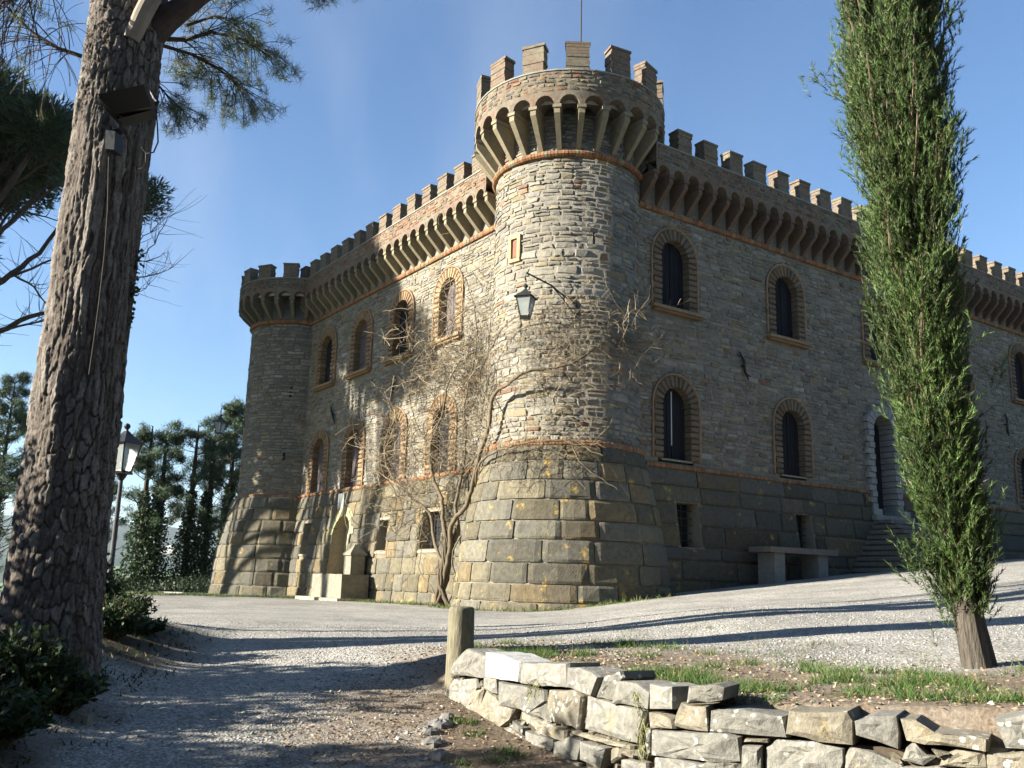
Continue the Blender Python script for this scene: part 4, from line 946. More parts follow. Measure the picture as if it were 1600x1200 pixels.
# mid-distance pines with ivied trunks, beyond the forecourt
def tuft_pine(base, h, w_, label, seed, ivy=.5, twin=False, lowcol=(.028, .05, .018), n_per=150, bare=.0):
    t = empty('pine_tree', base); tag(t, label, 'tree', 'pines beyond the forecourt'); r_ = random.Random(seed)
    stems = [(0, 0)]+([(r_.uniform(.5, .8), .3)] if twin else [])
    for sx, sy in stems:
        mb = MB(); tube(mb, [(sx, sy, -.5), (sx*1.1, sy, h*.4), (sx, sy, h*.75), (sx, sy, h*.97)], [.20, .16, .10, .03], 8); mb.build('trunk', M_DLIMB, t)
    mb = MB(); P = []; D = []; K = []
    nb = int(h*7)
    for i in range(nb):
        sx, sy = stems[i % len(stems)]; z = h*r_.uniform(.34, .98); f = z/h; L0 = w_*(1.02-f)*r_.uniform(.55, 1.2)+.12; a = r_.uniform(0, 2*pi)
        d = Vector((cos(a), sin(a), r_.uniform(-.05, .45))); q = limb((sx, sy, z), d, L0, 5, (0, 0, .5), .12, r_.random()); tube(mb, q, list(np.linspace(.035, .01, 6)), 3, (.05, .04, .03), False)
        for m in range(r_.randint(2, 5)):
            b = q[r_.randint(2, 5)]; q2 = limb(b, d+Vector((r_.uniform(-1, 1), r_.uniform(-1, 1), .4)), r_.uniform(.2, .55), 3, (0, 0, .5), .2, r_.random()); tube(mb, q2, .009, 3, (.05, .04, .03), False)
            if f < .5 and r_.random() < bare: continue
            P.append(np.array(q2[-1])+rg.normal(size=(n_per, 3))*np.array([.13, .13, .10])); D.append(rdir(n_per)+np.array([0, 0, .5])); K.append(np.full((n_per, 1), r_.uniform(.65, 1.4)))
    mb.build('limbs', M_DLIMB, t)['kind'] = 'stuff'
    P = np.concatenate(P); V, F_, C_ = blades(P, np.concatenate(D), rg.uniform(.10, .22, len(P)), .028, pcol(len(P), (.055, .085, .04), .3)*np.concatenate(K)); raw('crown', V, F_, M_NEEDLE, t, C_)['kind'] = 'stuff'
    n = int(9000*ivy); zz = rg.random(n)**1.3*h*.62; rr_ = (.75*(1-zz/(h*.75))+.12)*rg.random(n)**.5*(.7+.7*vnoise(zz*1.3, zz*0+seed, seed)); a = rg.random(n)*2*pi
    sx = np.where(rg.random(n) < .5, 0, stems[-1][0]); P = np.stack([sx+rr_*np.cos(a), rr_*np.sin(a), zz-.3], 1); V, F_, C_ = blades(P, rdir(n)+np.array([0, 0, -.2]), .13, .10, pcol(n, lowcol, .45), True); raw('ivy', V, F_, M_LEAF, t, C_)['kind'] = 'stuff'
def top_h(px, py, depth, base): return float(at(px, py, depth)[2])-base[2]
for (px, ptop, dep, w_, tw, lab, sd_i, iv) in [
    (213, 657, 45, 2.3, True, 'twin stemmed pine thick with ivy, right of the lamp post', 61, 1.0), (287, 655, 46, 2.2, True, 'dark ivied pine midway between the lamp post and the far tower', 62, 1.0),
    (347, 632, 48, 2.2, False, 'tall pine half hidden behind the far round tower', 63, .9), (140, 690, 50, 2.6, False, 'pine standing directly behind the tall lamp post', 64, .7),
    (-20, 585, 52, 4.2, False, 'pale leafy pine left of the big plated trunk', 65, .6), (85, 640, 42, 2.0, False, 'pine mostly hidden behind the big plated trunk', 66, .7), (-60, 660, 54, 3.6, False, 'dark pine cut by the picture edge behind the big trunk', 67, .8)]:
    b = gp(px, dep); tuft_pine(b, top_h(px, ptop, dep, b), w_, lab, sd_i, iv, tw, bare=.5)
# undergrowth behind the forecourt
def shrub_mass(name, pts, n, size, col, leaf, label=None, cat=None, hgt=.8):
    P = []
    for (x, y, r_, hh) in pts:
        m = int(n*r_*hh); a = rg.random(m)*2*pi; rr_ = r_*np.sqrt(rg.random(m)); z = rg.random(m)**.8*hh*(1-.6*(rr_/r_)**2)*(.6+.7*vnoise(a*1.5, rr_*3, 3)); P.append(np.stack([x+rr_*np.cos(a), y+rr_*np.sin(a), z+height(x+rr_*np.cos(a), y+rr_*np.sin(a))-.03], 1))
    P = np.concatenate(P); V, F_, C_ = blades(P, rdir(len(P))+np.array([0, 0, .5]), rg.uniform(size*.6, size*1.2, len(P)), size*.5, pcol(len(P), col, .45), True)
    o = raw(name, V, F_, leaf, None, C_); o['kind'] = 'stuff'
    if label: tag(o, label, cat)
    return o
pts = []
for i in range(46):
    px = -60+i*9.6; dep = rnd.uniform(41, 47); q = at(px, 900, dep); pts.append((q[0], dep, rnd.uniform(.8, 1.6), rnd.uniform(.5, 1.5)*(1 if not 168 < px < 210 else .35)))
shrub_mass('undergrowth', pts, 900, .14, (.028, .042, .018), M_LEAF, 'dark undergrowth along the far edge of the forecourt', 'undergrowth')
# little kerb by the far grass and tiny distant farmhouse
a = gp(255, 37.5); b = gp(330, 36.5); mb = MB(); mbox(mb, lambda s, d, z: (a[0]+(b[0]-a[0])*s, a[1]+(b[1]-a[1])*s+d, gz(a[0]+(b[0]-a[0])*s, a[1])+z), 0, 1, 0, .2, -.1, .12, 8); tag(mb.build('stone_kerb', M_CONC), 'low pale kerb edging the grass before the far tower', 'kerb')
fx, fy, fz = at(268, 856, 620); fh = empty('farmhouse', (fx, fy, fz-3)); tag(fh, 'tiny white farmhouse in the valley beyond the pines', 'house')
mb = MB(); wbox(mb, -5, 5, -4, 4, -1, 3); mb.build('wall', M_PLASTER, fh); mb = MB(); mb.add([(-5.4, -4.4, 3), (5.4, -4.4, 3), (5.4, 4.4, 3), (-5.4, 4.4, 3), (-5.4, 0, 4.6), (5.4, 0, 4.6)], [[0, 1, 5, 4], [2, 3, 4, 5], [0, 4, 3], [1, 2, 5]]); mb.build('roof', M_TERRA, fh)
# ------------------------------------------------------------------ lamp post and wall lanterns
def lantern(root, o, s_, six=False, sides=4, rot=0):
    """glazed lantern hanging/standing with its glass bottom at o"""
    o = Vector(o); mb = MB(); n = sides; bot, top, hh = .10*s_, .19*s_, .36*s_
    P = lambda k, r_, z: o+Vector((r_*cos(rot+2*pi*k/n), r_*sin(rot+2*pi*k/n), z))
    for k in range(n):
        g = MB(); g.add([P(k, bot, .02), P(k+1, bot, .02), P(k+1, top, hh), P(k, top, hh)], [[0, 1, 2, 3]]); g.build('glass_pane', M_GLASS, root)
        tube(mb, [P(k, bot, 0), P(k, top, hh)], .010*s_, 5)
    mb.build('lantern_frame', M_IRON, root)
    mb = MB(); tube(mb, [P(k, top+.01, hh) for k in range(n+1)], .012*s_, 5); mb.build('rim', M_IRON, root); mb = MB(); tube(mb, [P(k, bot, .01) for k in range(n+1)], .012*s_, 5); mb.build('rim', M_IRON, root)
    mb = MB(); R1 = [P(k, top+.055*s_, hh-.01) for k in range(n)]; R2 = [P(k, top*.42, hh+.10*s_) for k in range(n)]; R3 = [P(k, .03*s_, hh+.15*s_) for k in range(n)]
    mb.add(R1+R2+R3, [[k, (k+1) % n, n+(k+1) % n, n+k] for k in range(n)]+[[n+k, n+(k+1) % n, 2*n+(k+1) % n, 2*n+k] for k in range(n)]+[[2*n+k for k in range(n)]]); mb.build('lantern_roof', M_IRON, root)
    mb = MB(); pr = [(.025, .15), (.018, .17), (.036, .19), (.042, .21), (.03, .235), (.002, .25)]
    vs = [o+Vector((r_*s_*cos(2*pi*k/8), r_*s_*sin(2*pi*k/8), hh+z*s_)) for r_, z in pr for k in range(8)]; mb.add(vs, [[i*8+k, i*8+(k+1) % 8, i*8+8+(k+1) % 8, i*8+8+k] for i in range(5) for k in range(8)]); mb.build('finial', M_IRON, root)
    mb = MB(); wbox(mb, o[0]-bot*.95, o[0]+bot*.95, o[1]-bot*.95, o[1]+bot*.95, o[2]-.02, o[2]+.012); mb.build('base_plate', M_IRON, root)
lb = at(163, 975, 12.6); lb[2] = gz(lb[0], lb[1]); lp = empty('street_lamp'); tag(lp, 'old iron lamp post with a glazed lantern, beside the big pine trunk', 'lamp post')
ltop = at(186, 738, 12.6)
mb = MB(); X, Y = lb[0], lb[1]; H = ltop[2]-.02
tube(mb, [(X, Y, lb[2]-.2), (X, Y, lb[2]+.25), (X, Y, lb[2]+.27), (X, Y, lb[2]+1.2), (X, Y, H-.08)], [.05, .048, .036, .033, .027], 12); mb.build('post', simple('worn grey-black post paint', (.05, .048, .05), .55, 10, .5, bstr=.2), lp)
mb = MB(); tube(mb, [(X, Y, H-.09), (X, Y, H-.05), (X, Y, H)], [.03, .055, .08], 10); mb.build('collar', M_IRON, lp)
lantern(lp, (X, Y, H+.02), 1.12, sides=4, rot=radians(20))
mb = MB(); tube(mb, [(X, Y, H+.03), (X, Y, H+.16)], [.03, .028], 8); mb.build('bulb', simple('bulb glass', (.7, .7, .68), .2, 5, .05), lp)
def scroll_lamp(top, wallpt, s_, label):
    """bracket from the wall, curling up and over, lantern hung from its tip"""
    r = empty('wall_lantern'); tag(r, label, 'lantern'); T = Vector(top); Wp = Vector(wallpt)
    mb = MB(); mid = T.lerp(Wp, .5)+Vector((0, 0, .12*s_)); tube(mb, [Wp, Wp.lerp(mid, .6)+Vector((0, 0, -.02)), mid, T+Vector((0, 0, .12*s_)), T+(T-Wp).normalized()*.03, T+Vector((0, 0, -.04))], .016*s_, 6)
    tube(mb, [Wp+Vector((0, 0, -.3)), Wp.lerp(mid, .5)+Vector((0, 0, -.12)), mid], .011*s_, 6); mb.build('bracket', M_IRON, r)
    mb = MB(); tube(mb, [Wp+Vector((0, 0, -.36)), Wp+Vector((0, 0, .1))], .03*s_, 6); mb.build('wall_plate', M_IRON, r)
    mb = MB(); tube(mb, [T, T+Vector((0, 0, -.12*s_))], .008, 5); mb.build('hook', M_IRON, r)
    lantern(r, T+Vector((0, 0, -.12*s_-.36*s_-.22*s_)), s_, rot=radians(25)); return r
def tw(x, y, z): a, b = to_world(x, y); return (a, b, z)
T = at(822, 436, 20.9); a_ = radians(-122); wpnt = tw(1.98*cos(a_), 1.98*sin(a_), T[2]-.25)
scroll_lamp(T, wpnt, 1.35, 'glazed iron lantern on a bracket high on the near round tower')
T = at(346, 643, 36.0); wx = -.60+1.98*cos(radians(-190)); wy = 17.4+1.98*sin(radians(-190)); wpnt = tw(wx, wy, T[2]-.1)
scroll_lamp(T, wpnt, 1.25, 'glazed iron lantern on the far round tower, against the sky')
# ------------------------------------------------------------------ trough, bench
rw = lambda q: (*to_world(q[0], q[1]), q[2])
def cbox(name, mat, parent, x0, x1, y0, y1, z0, z1, col=(.5, .5, .5), jit=0):
    mb = MB(); mbox(mb, lambda s, d, z: rw((s, d, z)), x0, x1, y0, y1, z0, z1, 1, col, jit); return mb.build(name, mat, parent)
tr = empty('water_trough'); tag(tr, 'pale stone water trough with a small gabled pillar behind it, below the niche', 'trough')
cbox('plinth_step', M_ASH, tr, -2.62, -1.3, 7.7, 11.0, .7, 1.03, (.34, .30, .2), .01)
for nm, q in (('front_slab', (-2.42, -2.30, 7.9, 10.15)), ('back_slab', (-1.62, -1.5, 7.9, 10.15)), ('end_slab', (-2.298, -1.622, 7.9, 8.02)), ('end_slab', (-2.298, -1.622, 10.03, 10.15))): cbox(nm, M_PALE, tr, *q, 1.03, 1.76+(.002 if nm == 'end_slab' else 0), (.5, .5, .5), .004)
cbox('water', M_DARK, tr, -2.31, -1.61, 8.0, 10.05, 1.2, 1.55)
cbox('pillar', M_PALE, tr, -1.98, -1.5, 8.25, 8.75, 1.5, 2.36)
mb = MB(); vs = [rw(q) for q in ((-2.03, 8.2, 2.36), (-1.45, 8.2, 2.36), (-1.45, 8.8, 2.36), (-2.03, 8.8, 2.36), (-2.03, 8.2, 2.42), (-1.45, 8.2, 2.42), (-1.45, 8.8, 2.42), (-2.03, 8.8, 2.42), (-1.74, 8.5, 2.72))]
mb.add(vs, [[0, 3, 2, 1], [0, 1, 5, 4], [1, 2, 6, 5], [2, 3, 7, 6], [3, 0, 4, 7], [4, 5, 8], [5, 6, 8], [6, 7, 8], [7, 4, 8]], (.5, .5, .5)); mb.build('pillar_cap', M_PALE, tr)
bn = empty('stone_bench'); tag(bn, 'stone slab bench in the shade against the entrance wall', 'bench')
zb = 2.72; cbox('seat', M_CORB, bn, 4.5, 7.3, -2.95, -2.2, zb-.13, zb+.02, (.17, .14, .11), .01)
for x0_ in (4.75, 6.55):
    xw, yw = to_world(x0_+.2, -2.6); cbox('leg', M_CORB, bn, x0_, x0_+.42, -2.85, -2.3, gz(xw, yw)-.1, zb-.13, (.2, .19, .16), .01)
# ------------------------------------------------------------------ bare climbing shrub
vine = empty('climbing_shrub'); tag(vine, 'leafless gnarled climbing shrub sprawling over the near tower base and sunlit wall', 'shrub')
rv = random.Random(42)
def vtube(mb, pts, r0_, r1_, sides, col): tube(mb, pts, list(np.linspace(r0_, r1_, len(pts))), sides, col, False)
def smooth(pts, k=4, jit=.04):
    pts = [Vector(p) for p in pts]; out = []
    for i in range(len(pts)-1):
        p0 = pts[max(i-1, 0)]; p1 = pts[i]; p2 = pts[i+1]; p3 = pts[min(i+2, len(pts)-1)]
        for j in range(k):
            t = j/k; q = .5*((2*p1)+(-p0+p2)*t+(2*p0-5*p1+4*p2-p3)*t*t+(-p0+3*p1-3*p2+p3)*t*t*t)
            out.append(q+Vector([rv.uniform(-jit, jit) for _ in range(3)]))
    out.append(pts[-1]); return out
BR = (.105, .083, .052)
trunkpts = [(690, 948, 24.6), (693, 900, 24.6), (702, 860, 24.6), (700, 820, 24.5), (712, 790, 24.4)]
mains = [  # (points px,py,depth), r0, r1
    ([(690, 948, 24.6), (694, 900, 24.5), (702, 862, 24.4), (706, 820, 24.3), (728, 790, 24.0), (738, 760, 23.8), (750, 710, 23.3), (765, 660, 22.8), (770, 620, 22.6), (800, 595, 22.0), (830, 578, 21.7), (870, 575, 21.6), (905, 562, 21.6), (935, 540, 21.9), (970, 530, 22.3), (1010, 535, 22.9), (1045, 530, 23.2)], .075, .014),
    ([(686, 948, 24.6), (690, 895, 24.7), (698, 850, 24.7), (692, 815, 24.8), (690, 780, 25.0), (676, 745, 25.4), (672, 700, 25.6), (690, 650, 25.4), (700, 600, 25.3), (720, 560, 25.0)], .08, .016),
    ([(700, 860, 24.6), (716, 830, 24.4), (712, 790, 24.5), (722, 740, 24.4), (728, 690, 24.3), (725, 640, 24.5), (735, 590, 24.4), (745, 530, 24.2), (740, 470, 24.3)], .06, .012),
    ([(695, 885, 24.6), (680, 850, 25.2), (670, 800, 25.6), (640, 775, 26.0), (610, 740, 26.6), (600, 700, 26.8), (612, 650, 26.7), (600, 610, 27)], .05, .010),
    ([(742, 760, 23.8), (752, 720, 23.0), (790, 700, 22.2), (840, 690, 21.7), (890, 688, 21.6), (915, 700, 21.5), (942, 712, 21.4)], .035, .016),
    ([(890, 688, 21.6), (905, 720, 21.4), (935, 745, 21.3), (965, 765, 21.2)], .018, .007),
    ([(700, 945, 24.4), (712, 905, 24.2), (706, 870, 24.3), (730, 820, 23.9), (755, 770, 23.5)], .03, .014),
    ([(672, 700, 25.6), (650, 660, 26), (640, 620, 26.2), (650, 570, 26.2), (690, 545, 25.8)], .022, .008),
    ([(770, 640, 22.7), (750, 590, 23.3), (770, 540, 22.8), (800, 500, 22.2), (850, 490, 21.8), (900, 500, 21.6), (960, 490, 22.2)], .022, .008),
    ([(688, 942, 24.5), (672, 915, 24.9), (655, 890, 25.4), (660, 850, 25.6)], .02, .007),
    ([(700, 700, 24.9), (715, 660, 24.8), (755, 690, 23.3), (720, 740, 24.3)], .02, .01)]
mpaths = []
for i, (pl, ra, rb) in enumerate(mains):
    pts = smooth([at(x, y, d) for x, y, d in pl], 5, .018 if i < 4 else .025); mpaths.append((pts, ra, rb)); mb = MB(); vtube(mb, pts, ra, rb, 8 if ra > .04 else 6, BR)
    mb.build('stem', M_TWIG, vine, True)
# roots and secondary strands round the trunk
mb = MB()
for k in range(9):
    a = k*.7; b = at(690+rv.uniform(-14, 16), 946, 24.5+rv.uniform(-.2, .2)); pts = smooth([b, Vector(at(692+8*sin(a), 905, 24.55+.1*cos(a))), Vector(at(700+8*sin(a+1.5), 865, 24.5+.1*cos(a+1.5))), Vector(at(704+10*sin(a+3), 825, 24.45+.1*cos(a+3)))], 5, .012); vtube(mb, pts, .05, .022, 6, (.085, .066, .042))
mb.build('trunk', M_TWIG, vine, True)
# twigs: random walks kept in a slab in front of the masonry
def keep_out(p):
    lx, ly = to_local(p[0], p[1]); r_ = hypot(lx, ly); z = p[2]; lim = RR0+.10+bat_t(z) if z < 4.95 else RR0+.1
    if r_ < lim and r_ > .1: k = lim/r_; lx *= k; ly *= k
    wl = .89+.08+(bat_w(z) if z < 4.7 else 0); 
    if ly > 1.2 and lx > -wl: lx = -wl
    wr = -1.62-.08-(bat_w(z) if z < 4.7 else 0)
    if lx > 1.2 and ly > wr: ly = wr
    x, y = to_world(lx, ly); return Vector((x, y, z))
mbs = [MB() for _ in range(3)]
zones = [((700, 590), 26, 300), ((640, 700), 25.9, 260), ((700, 540), 25.6, 200), ((740, 470), 24.4, 90), ((810, 520), 22.0, 70), ((870, 500), 21.7, 70), ((895, 560), 21.6, 70), ((955, 515), 22.2, 90), ((640, 780), 25.8, 190), ((715, 700), 24.2, 170), ((800, 690), 21.8, 70), ((1000, 535), 22.9, 40), ((745, 600), 23.4, 120), ((890, 640), 21.7, 24), ((850, 580), 21.7, 70), ((880, 700), 21.6, 26)]
cnt = 0
for (c_, dep, n) in zones:
    for k in range(int(n*(1.15 if dep > 23 else 1.3))):
        x = c_[0]+rv.gauss(0, 36); y = c_[1]+rv.gauss(0, 36 if dep > 23 else 20); p = Vector(at(x, y, dep+rv.gauss(0, .25)))
        d = Vector((rv.uniform(-1, 1), rv.uniform(-.35, .35), rv.uniform(-.8, .9))).normalized(); L0 = rv.uniform(.3, 1.15); m = 7; pts = []; bend = Vector((rv.uniform(-1, 1), 0, rv.uniform(-1.6, .6)))*.22
        for j in range(m):
            pts.append(keep_out(p)); d = (d+bend+Vector([rv.uniform(-1, 1) for _ in range(3)])*.22).normalized(); p = p+d*L0/m
        kk_ = rv.uniform(.5, 1.5); col = tuple(v*kk_ for v in (.20, .158, .10)); r_ = rv.choice((.005, .006, .008, .012) if dep > 23 else (.0035, .0045, .006)); vtube(mbs[cnt % 3], pts, r_, r_*.5, 3, col); cnt += 1
        for q in range(rv.randint(1, 3)):
            b = pts[rv.randint(2, m-1)]; pts2 = [b]; d2 = (d+Vector([rv.uniform(-1, 1) for _ in range(3)])).normalized()
            for j in range(3): b = b+d2*L0*.13; d2 = (d2+Vector([rv.uniform(-1, 1) for _ in range(3)])*.35).normalized(); pts2.append(keep_out(b))
            vtube(mbs[cnt % 3], pts2, .005, .003, 3, col)
mb = MB()
for m_ in mbs: o = len(mb.v); mb.v += m_.v; mb.f += [[i+o for i in f] for f in m_.f]; mb.c += m_.c; mb.u += m_.u
mb.build('twigs', M_TWIG, vine)['kind'] = 'stuff'
# ------------------------------------------------------------------ cypress on the terrace
CX, CY = 3.22, 6.35; CZ = gz(CX, CY); cyp = empty('cypress_tree', (0, 0, 0)); tag(cyp, 'tall feathery green cypress on the grassy terrace above the dry stone wall', 'tree')
axis = [at(1531, 1060, CY), at(1514, 980, CY), at(1500, 900, CY), at(1474, 780, CY+.02), at(1450, 620, CY), at(1428, 450, CY), at(1412, 300, CY), at(1400, 150, CY), at(1388, 0, CY), at(1378, -150, CY+.05)]
axis = [Vector(a) for a in axis]; axis[0].z = CZ-.1; top = axis[-1]+Vector((-.05, 0, 1.6)); axis.append(top)
mb = MB(); tube(mb, axis, [.10, .085, .078, .07, .065, .055, .045, .038, .03, .022, .006], 14, (.26, .21, .16))
M_CTR = simple('fibrous cypress bark', (.085, .072, .055), .95, 9, .6, bstr=1, bdist=.035, stretch=(7, 7, .8)); mb.build('trunk', M_CTR, cyp)
mb = MB(); tube(mb, [axis[0]+Vector((.09, .05, 0)), axis[1]+Vector((.085, .06, 0)), axis[2]+Vector((.07, .05, 0)), axis[3]+Vector((.06, .06, 0)), axis[4]+Vector((.1, .05, 0))], [.075, .06, .05, .035, .02], 10, (.26, .21, .16)); mb.build('second_stem', M_CTR, cyp)
az_ = np.array([a.z for a in axis]); ax_ = np.array([a.x for a in axis]); ay_ = np.array([a.y for a in axis])
# radius of the crown at each height from the photograph's outline (px half width)
def crad(z):
    zk = [float(at(1500, y, CY)[2]) for y in (950, 900, 850, 750, 600, 400, 200, 0, -150)]+[top.z]
    return float(np.interp(z, zk, [.05, .10, .17, .27, .42, .52, .53, .52, .42, .04]))
rc = random.Random(9); mb = MB(); P = []; D = []; K = []; LNN = []
for i in range(640):
    z = CZ+.28+(top.z-CZ-.4)*rc.random()**1.0; tx = np.interp(z, az_, ax_); ty = np.interp(z, az_, ay_); a = rc.uniform(0, 2*pi); R_ = crad(z+.35)*rc.uniform(.8, 1.1)*(.62+.72*float(vnoise(z*1.5, 3+a*1.1, 6)))
    d = Vector((cos(a), sin(a), .9)).normalized(); L0 = R_*rc.uniform(1.3, 2.0); q = limb((tx, ty, z), d, L0, 7, (-cos(a)*.35, -sin(a)*.35, 1.6), .07, rc.random())
    tube(mb, q, list(np.linspace(.012, .004, 8)), 4, (.13, .095, .06), False); kk = rc.uniform(.4, 1.55)
    for j in range(3, 8):
        for s2 in range(8):
            b = np.array(q[j])+rg.normal(size=3)*.055; dd = unit(np.array(d)*.4+np.array([0, 0, 1.])+rg.normal(size=3)*.4); m = 30
            t_ = rg.random((m, 1)); sp = b+dd*t_*.13; P.append(sp); D.append(dd*1.1+rdir(m)*.62); K.append(np.full((m, 1), kk*rc.uniform(.8, 1.2))); LNN.append(np.full(m, .036))
mb.build('branches', M_TWIG, cyp)['kind'] = 'stuff'
# stray low shoot left of the trunk foot and fringe on the left edge
for (px, py, dx, n) in ((1440, 905, -.5, 16), (1455, 880, -.5, 10), (1478, 930, -.4, 10), (1530, 900, .3, 12), (1540, 850, .4, 12), (1490, 985, -.2, 8), (1505, 960, .1, 8), (1425, 870, -.7, 8), (1285, 120, -.8, 7), (1345, 240, -.5, 6), (1550, 590, .6, 6)):
    for k in range(n):
        b = np.array(at(px+rg.normal()*10, py+rg.normal()*16, CY)); dd = unit(np.array([dx*.6, 0, 1])+rg.normal(size=3)*.35); m = 26; P.append(b+dd*rg.random((m, 1))*.17); D.append(dd*.8+rdir(m)*.75); K.append(np.full((m, 1), 1.)); LNN.append(np.full(m, .045))
P = np.concatenate(P); n = len(P); V, F_, C_ = blades(P, np.concatenate(D), np.concatenate(LNN)*rg.uniform(.6, 1.5, n), .0062, pcol(n, (.046, .078, .018), .3, (.11, .08, .04), .07)*np.concatenate(K)); raw('crown', V, F_, M_NEEDLE, cyp, C_)['kind'] = 'stuff'
# ------------------------------------------------------------------ dry stone retaining wall (stones traced at true size on the wall's face)
cumw = [0]
for i in range(len(WP)-1): cumw.append(cumw[-1]+hypot(WP[i+1][0]-WP[i][0], WP[i+1][1]-WP[i][1]))
def wpos(s, d, z):
    i = 0
    while i < len(WP)-2 and s > cumw[i+1]: i += 1
    ax, ay = WP[i]; bx, by = WP[i+1]; l = cumw[i+1]-cumw[i]; ux, uy = (bx-ax)/l, (by-ay)/l; t = s-cumw[i]
    # outward = away from the terrace
    return (ax+ux*t+uy*d, ay+uy*t-ux*d, z)
def on_wall(px, py):
    d = fw+rt*(px-800)/FPX+up*(600-py)/FPX; best = None
    for i in range(len(WP)-1):
        ax, ay = WP[i]; bx, by = WP[i+1]; l = cumw[i+1]-cumw[i]; ux, uy = (bx-ax)/l, (by-ay)/l; nx, ny = uy, -ux
        t = ((ax-EYE[0])*nx+(ay-EYE[1])*ny)/(d[0]*nx+d[1]*ny); p = EYE+d*t; s = (p[0]-ax)*ux+(p[1]-ay)*uy
        if (s >= -1e-6 or i == 0) and (s <= l or i == len(WP)-2): return cumw[i]+s, p[2]
    return cumw[0], 1
c3 = lambda L: [(640+x/3.3333, 930+y/3.3333) for x, y in L]; c4 = lambda L: [(1100+x/3.2, 930+y/3.2) for x, y in L]
G_, Y_, W_, B_ = (.185, .176, .148), (.19, .168, .122), (.42, .41, .38), (.14, .132, .108)
WS = [(c3([(240, 350), (310, 280), (400, 320), (400, 430), (330, 425), (225, 405)]), G_), (c3([(410, 295), (500, 315), (580, 350), (575, 450), (405, 425)]), W_), (c3([(590, 352), (820, 355), (825, 480), (700, 470), (585, 460)]), G_),
(c3([(835, 380), (900, 375), (1000, 420), (960, 515), (825, 480)]), G_), (c3([(1010, 425), (1090, 405), (1100, 420), (1060, 550), (960, 530)]), B_), (c3([(1095, 445), (1200, 455), (1255, 500), (1250, 590), (1070, 560)]), G_),
(c3([(1268, 470), (1380, 472), (1385, 590), (1270, 585)]), G_), (c3([(1455, 465), (1600, 470), (1650, 480), (1640, 550), (1450, 555)]), B_), (c3([(225, 440), (330, 440), (345, 480), (300, 600), (190, 570), (185, 500)]), G_),
(c3([(330, 500), (390, 480), (350, 640), (280, 610)]), Y_), (c3([(395, 430), (465, 430), (470, 510), (390, 490)]), G_), (c3([(400, 500), (450, 530), (475, 575), (540, 600), (530, 640), (470, 690), (350, 650), (355, 600)]), Y_),
(c3([(480, 455), (600, 480), (700, 500), (710, 545), (620, 610), (475, 565)]), G_), (c3([(628, 615), (715, 560), (745, 665)]), B_), (c3([(730, 500), (880, 495), (905, 530), (888, 695), (755, 655), (720, 580)]), Y_),
(c3([(915, 530), (1220, 600), (1195, 780), (900, 700)]), G_), (c3([(570, 612), (740, 678), (805, 705), (800, 760), (690, 730), (570, 640)]), Y_), (c3([(470, 695), (520, 690), (590, 735), (590, 765), (500, 740)]), Y_),
(c3([(535, 655), (590, 690), (585, 728), (530, 690)]), B_), (c3([(605, 710), (740, 750), (745, 800), (700, 830), (600, 800)]), G_), (c3([(750, 765), (830, 735), (890, 765), (870, 860), (750, 830)]), G_),
(c3([(830, 700), (1160, 788), (1155, 805), (1030, 778), (835, 722)]), Y_), (c3([(900, 770), (1030, 790), (1040, 805), (1000, 900), (890, 860)]), G_), (c3([(1048, 790), (1085, 795), (1092, 850), (1040, 880)]), Y_), (c3([(1092, 790), (1168, 810), (1160, 845), (1097, 830)]), Y_),
(c3([(1255, 600), (1370, 640), (1385, 690), (1265, 680)]), Y_), (c3([(1410, 565), (1545, 590), (1555, 705), (1372, 685)]), Y_), (c3([(1270, 695), (1640, 722), (1720, 735), (1720, 870), (1520, 865), (1270, 830)]), G_), (c3([(1100, 858), (1230, 875), (1240, 940), (1090, 940)]), G_),
(c3([(1175, 800), (1225, 800), (1225, 855), (1170, 845)]), B_), (c3([(1236, 695), (1262, 700), (1255, 820), (1232, 830)]), G_), (c3([(1270, 842), (1600, 880), (1600, 960), (1270, 950)]), G_), (c3([(757, 842), (880, 872), (880, 940), (740, 930)]), G_), (c3([(560, 800), (690, 838), (730, 900), (560, 900)]), Y_),
(c4([(35, 570), (200, 575), (390, 610), (405, 715), (30, 685)]), G_), (c4([(425, 580), (720, 585), (745, 620), (740, 755), (425, 700)]), Y_), (c4([(765, 640), (840, 590), (972, 600), (975, 765), (770, 705)]), G_),
(c4([(983, 620), (1060, 625), (1150, 680), (1410, 710), (1410, 770), (1010, 728)]), Y_), (c4([(1455, 625), (1600, 600), (1690, 600), (1690, 790), (1500, 760)]), G_), (c4([(195, 712), (320, 714), (318, 742), (200, 740)]), Y_), (c4([(200, 748), (295, 752), (285, 880), (190, 870)]), G_),
(c4([(308, 770), (360, 728), (560, 742), (688, 775), (692, 830), (680, 900), (300, 900)]), G_), (c4([(722, 745), (850, 785), (980, 860), (980, 900), (700, 900), (700, 800)]), G_), (c4([(1010, 765), (1060, 740), (1120, 795), (1160, 820), (1100, 845), (1000, 832)]), G_),
(c4([(1150, 778), (1230, 782), (1200, 805), (1170, 815)]), Y_), (c4([(1192, 812), (1260, 778), (1410, 795), (1415, 865), (1180, 855)]), Y_), (c4([(1428, 795), (1600, 795), (1690, 800), (1690, 920), (1430, 910)]), Y_), (c4([(985, 855), (1170, 858), (1300, 905), (990, 910)]), G_), (c4([(1310, 870), (1420, 872), (1422, 960), (1310, 960)]), G_), (c4([(15, 790), (185, 840), (180, 900), (10, 900)]), B_)]
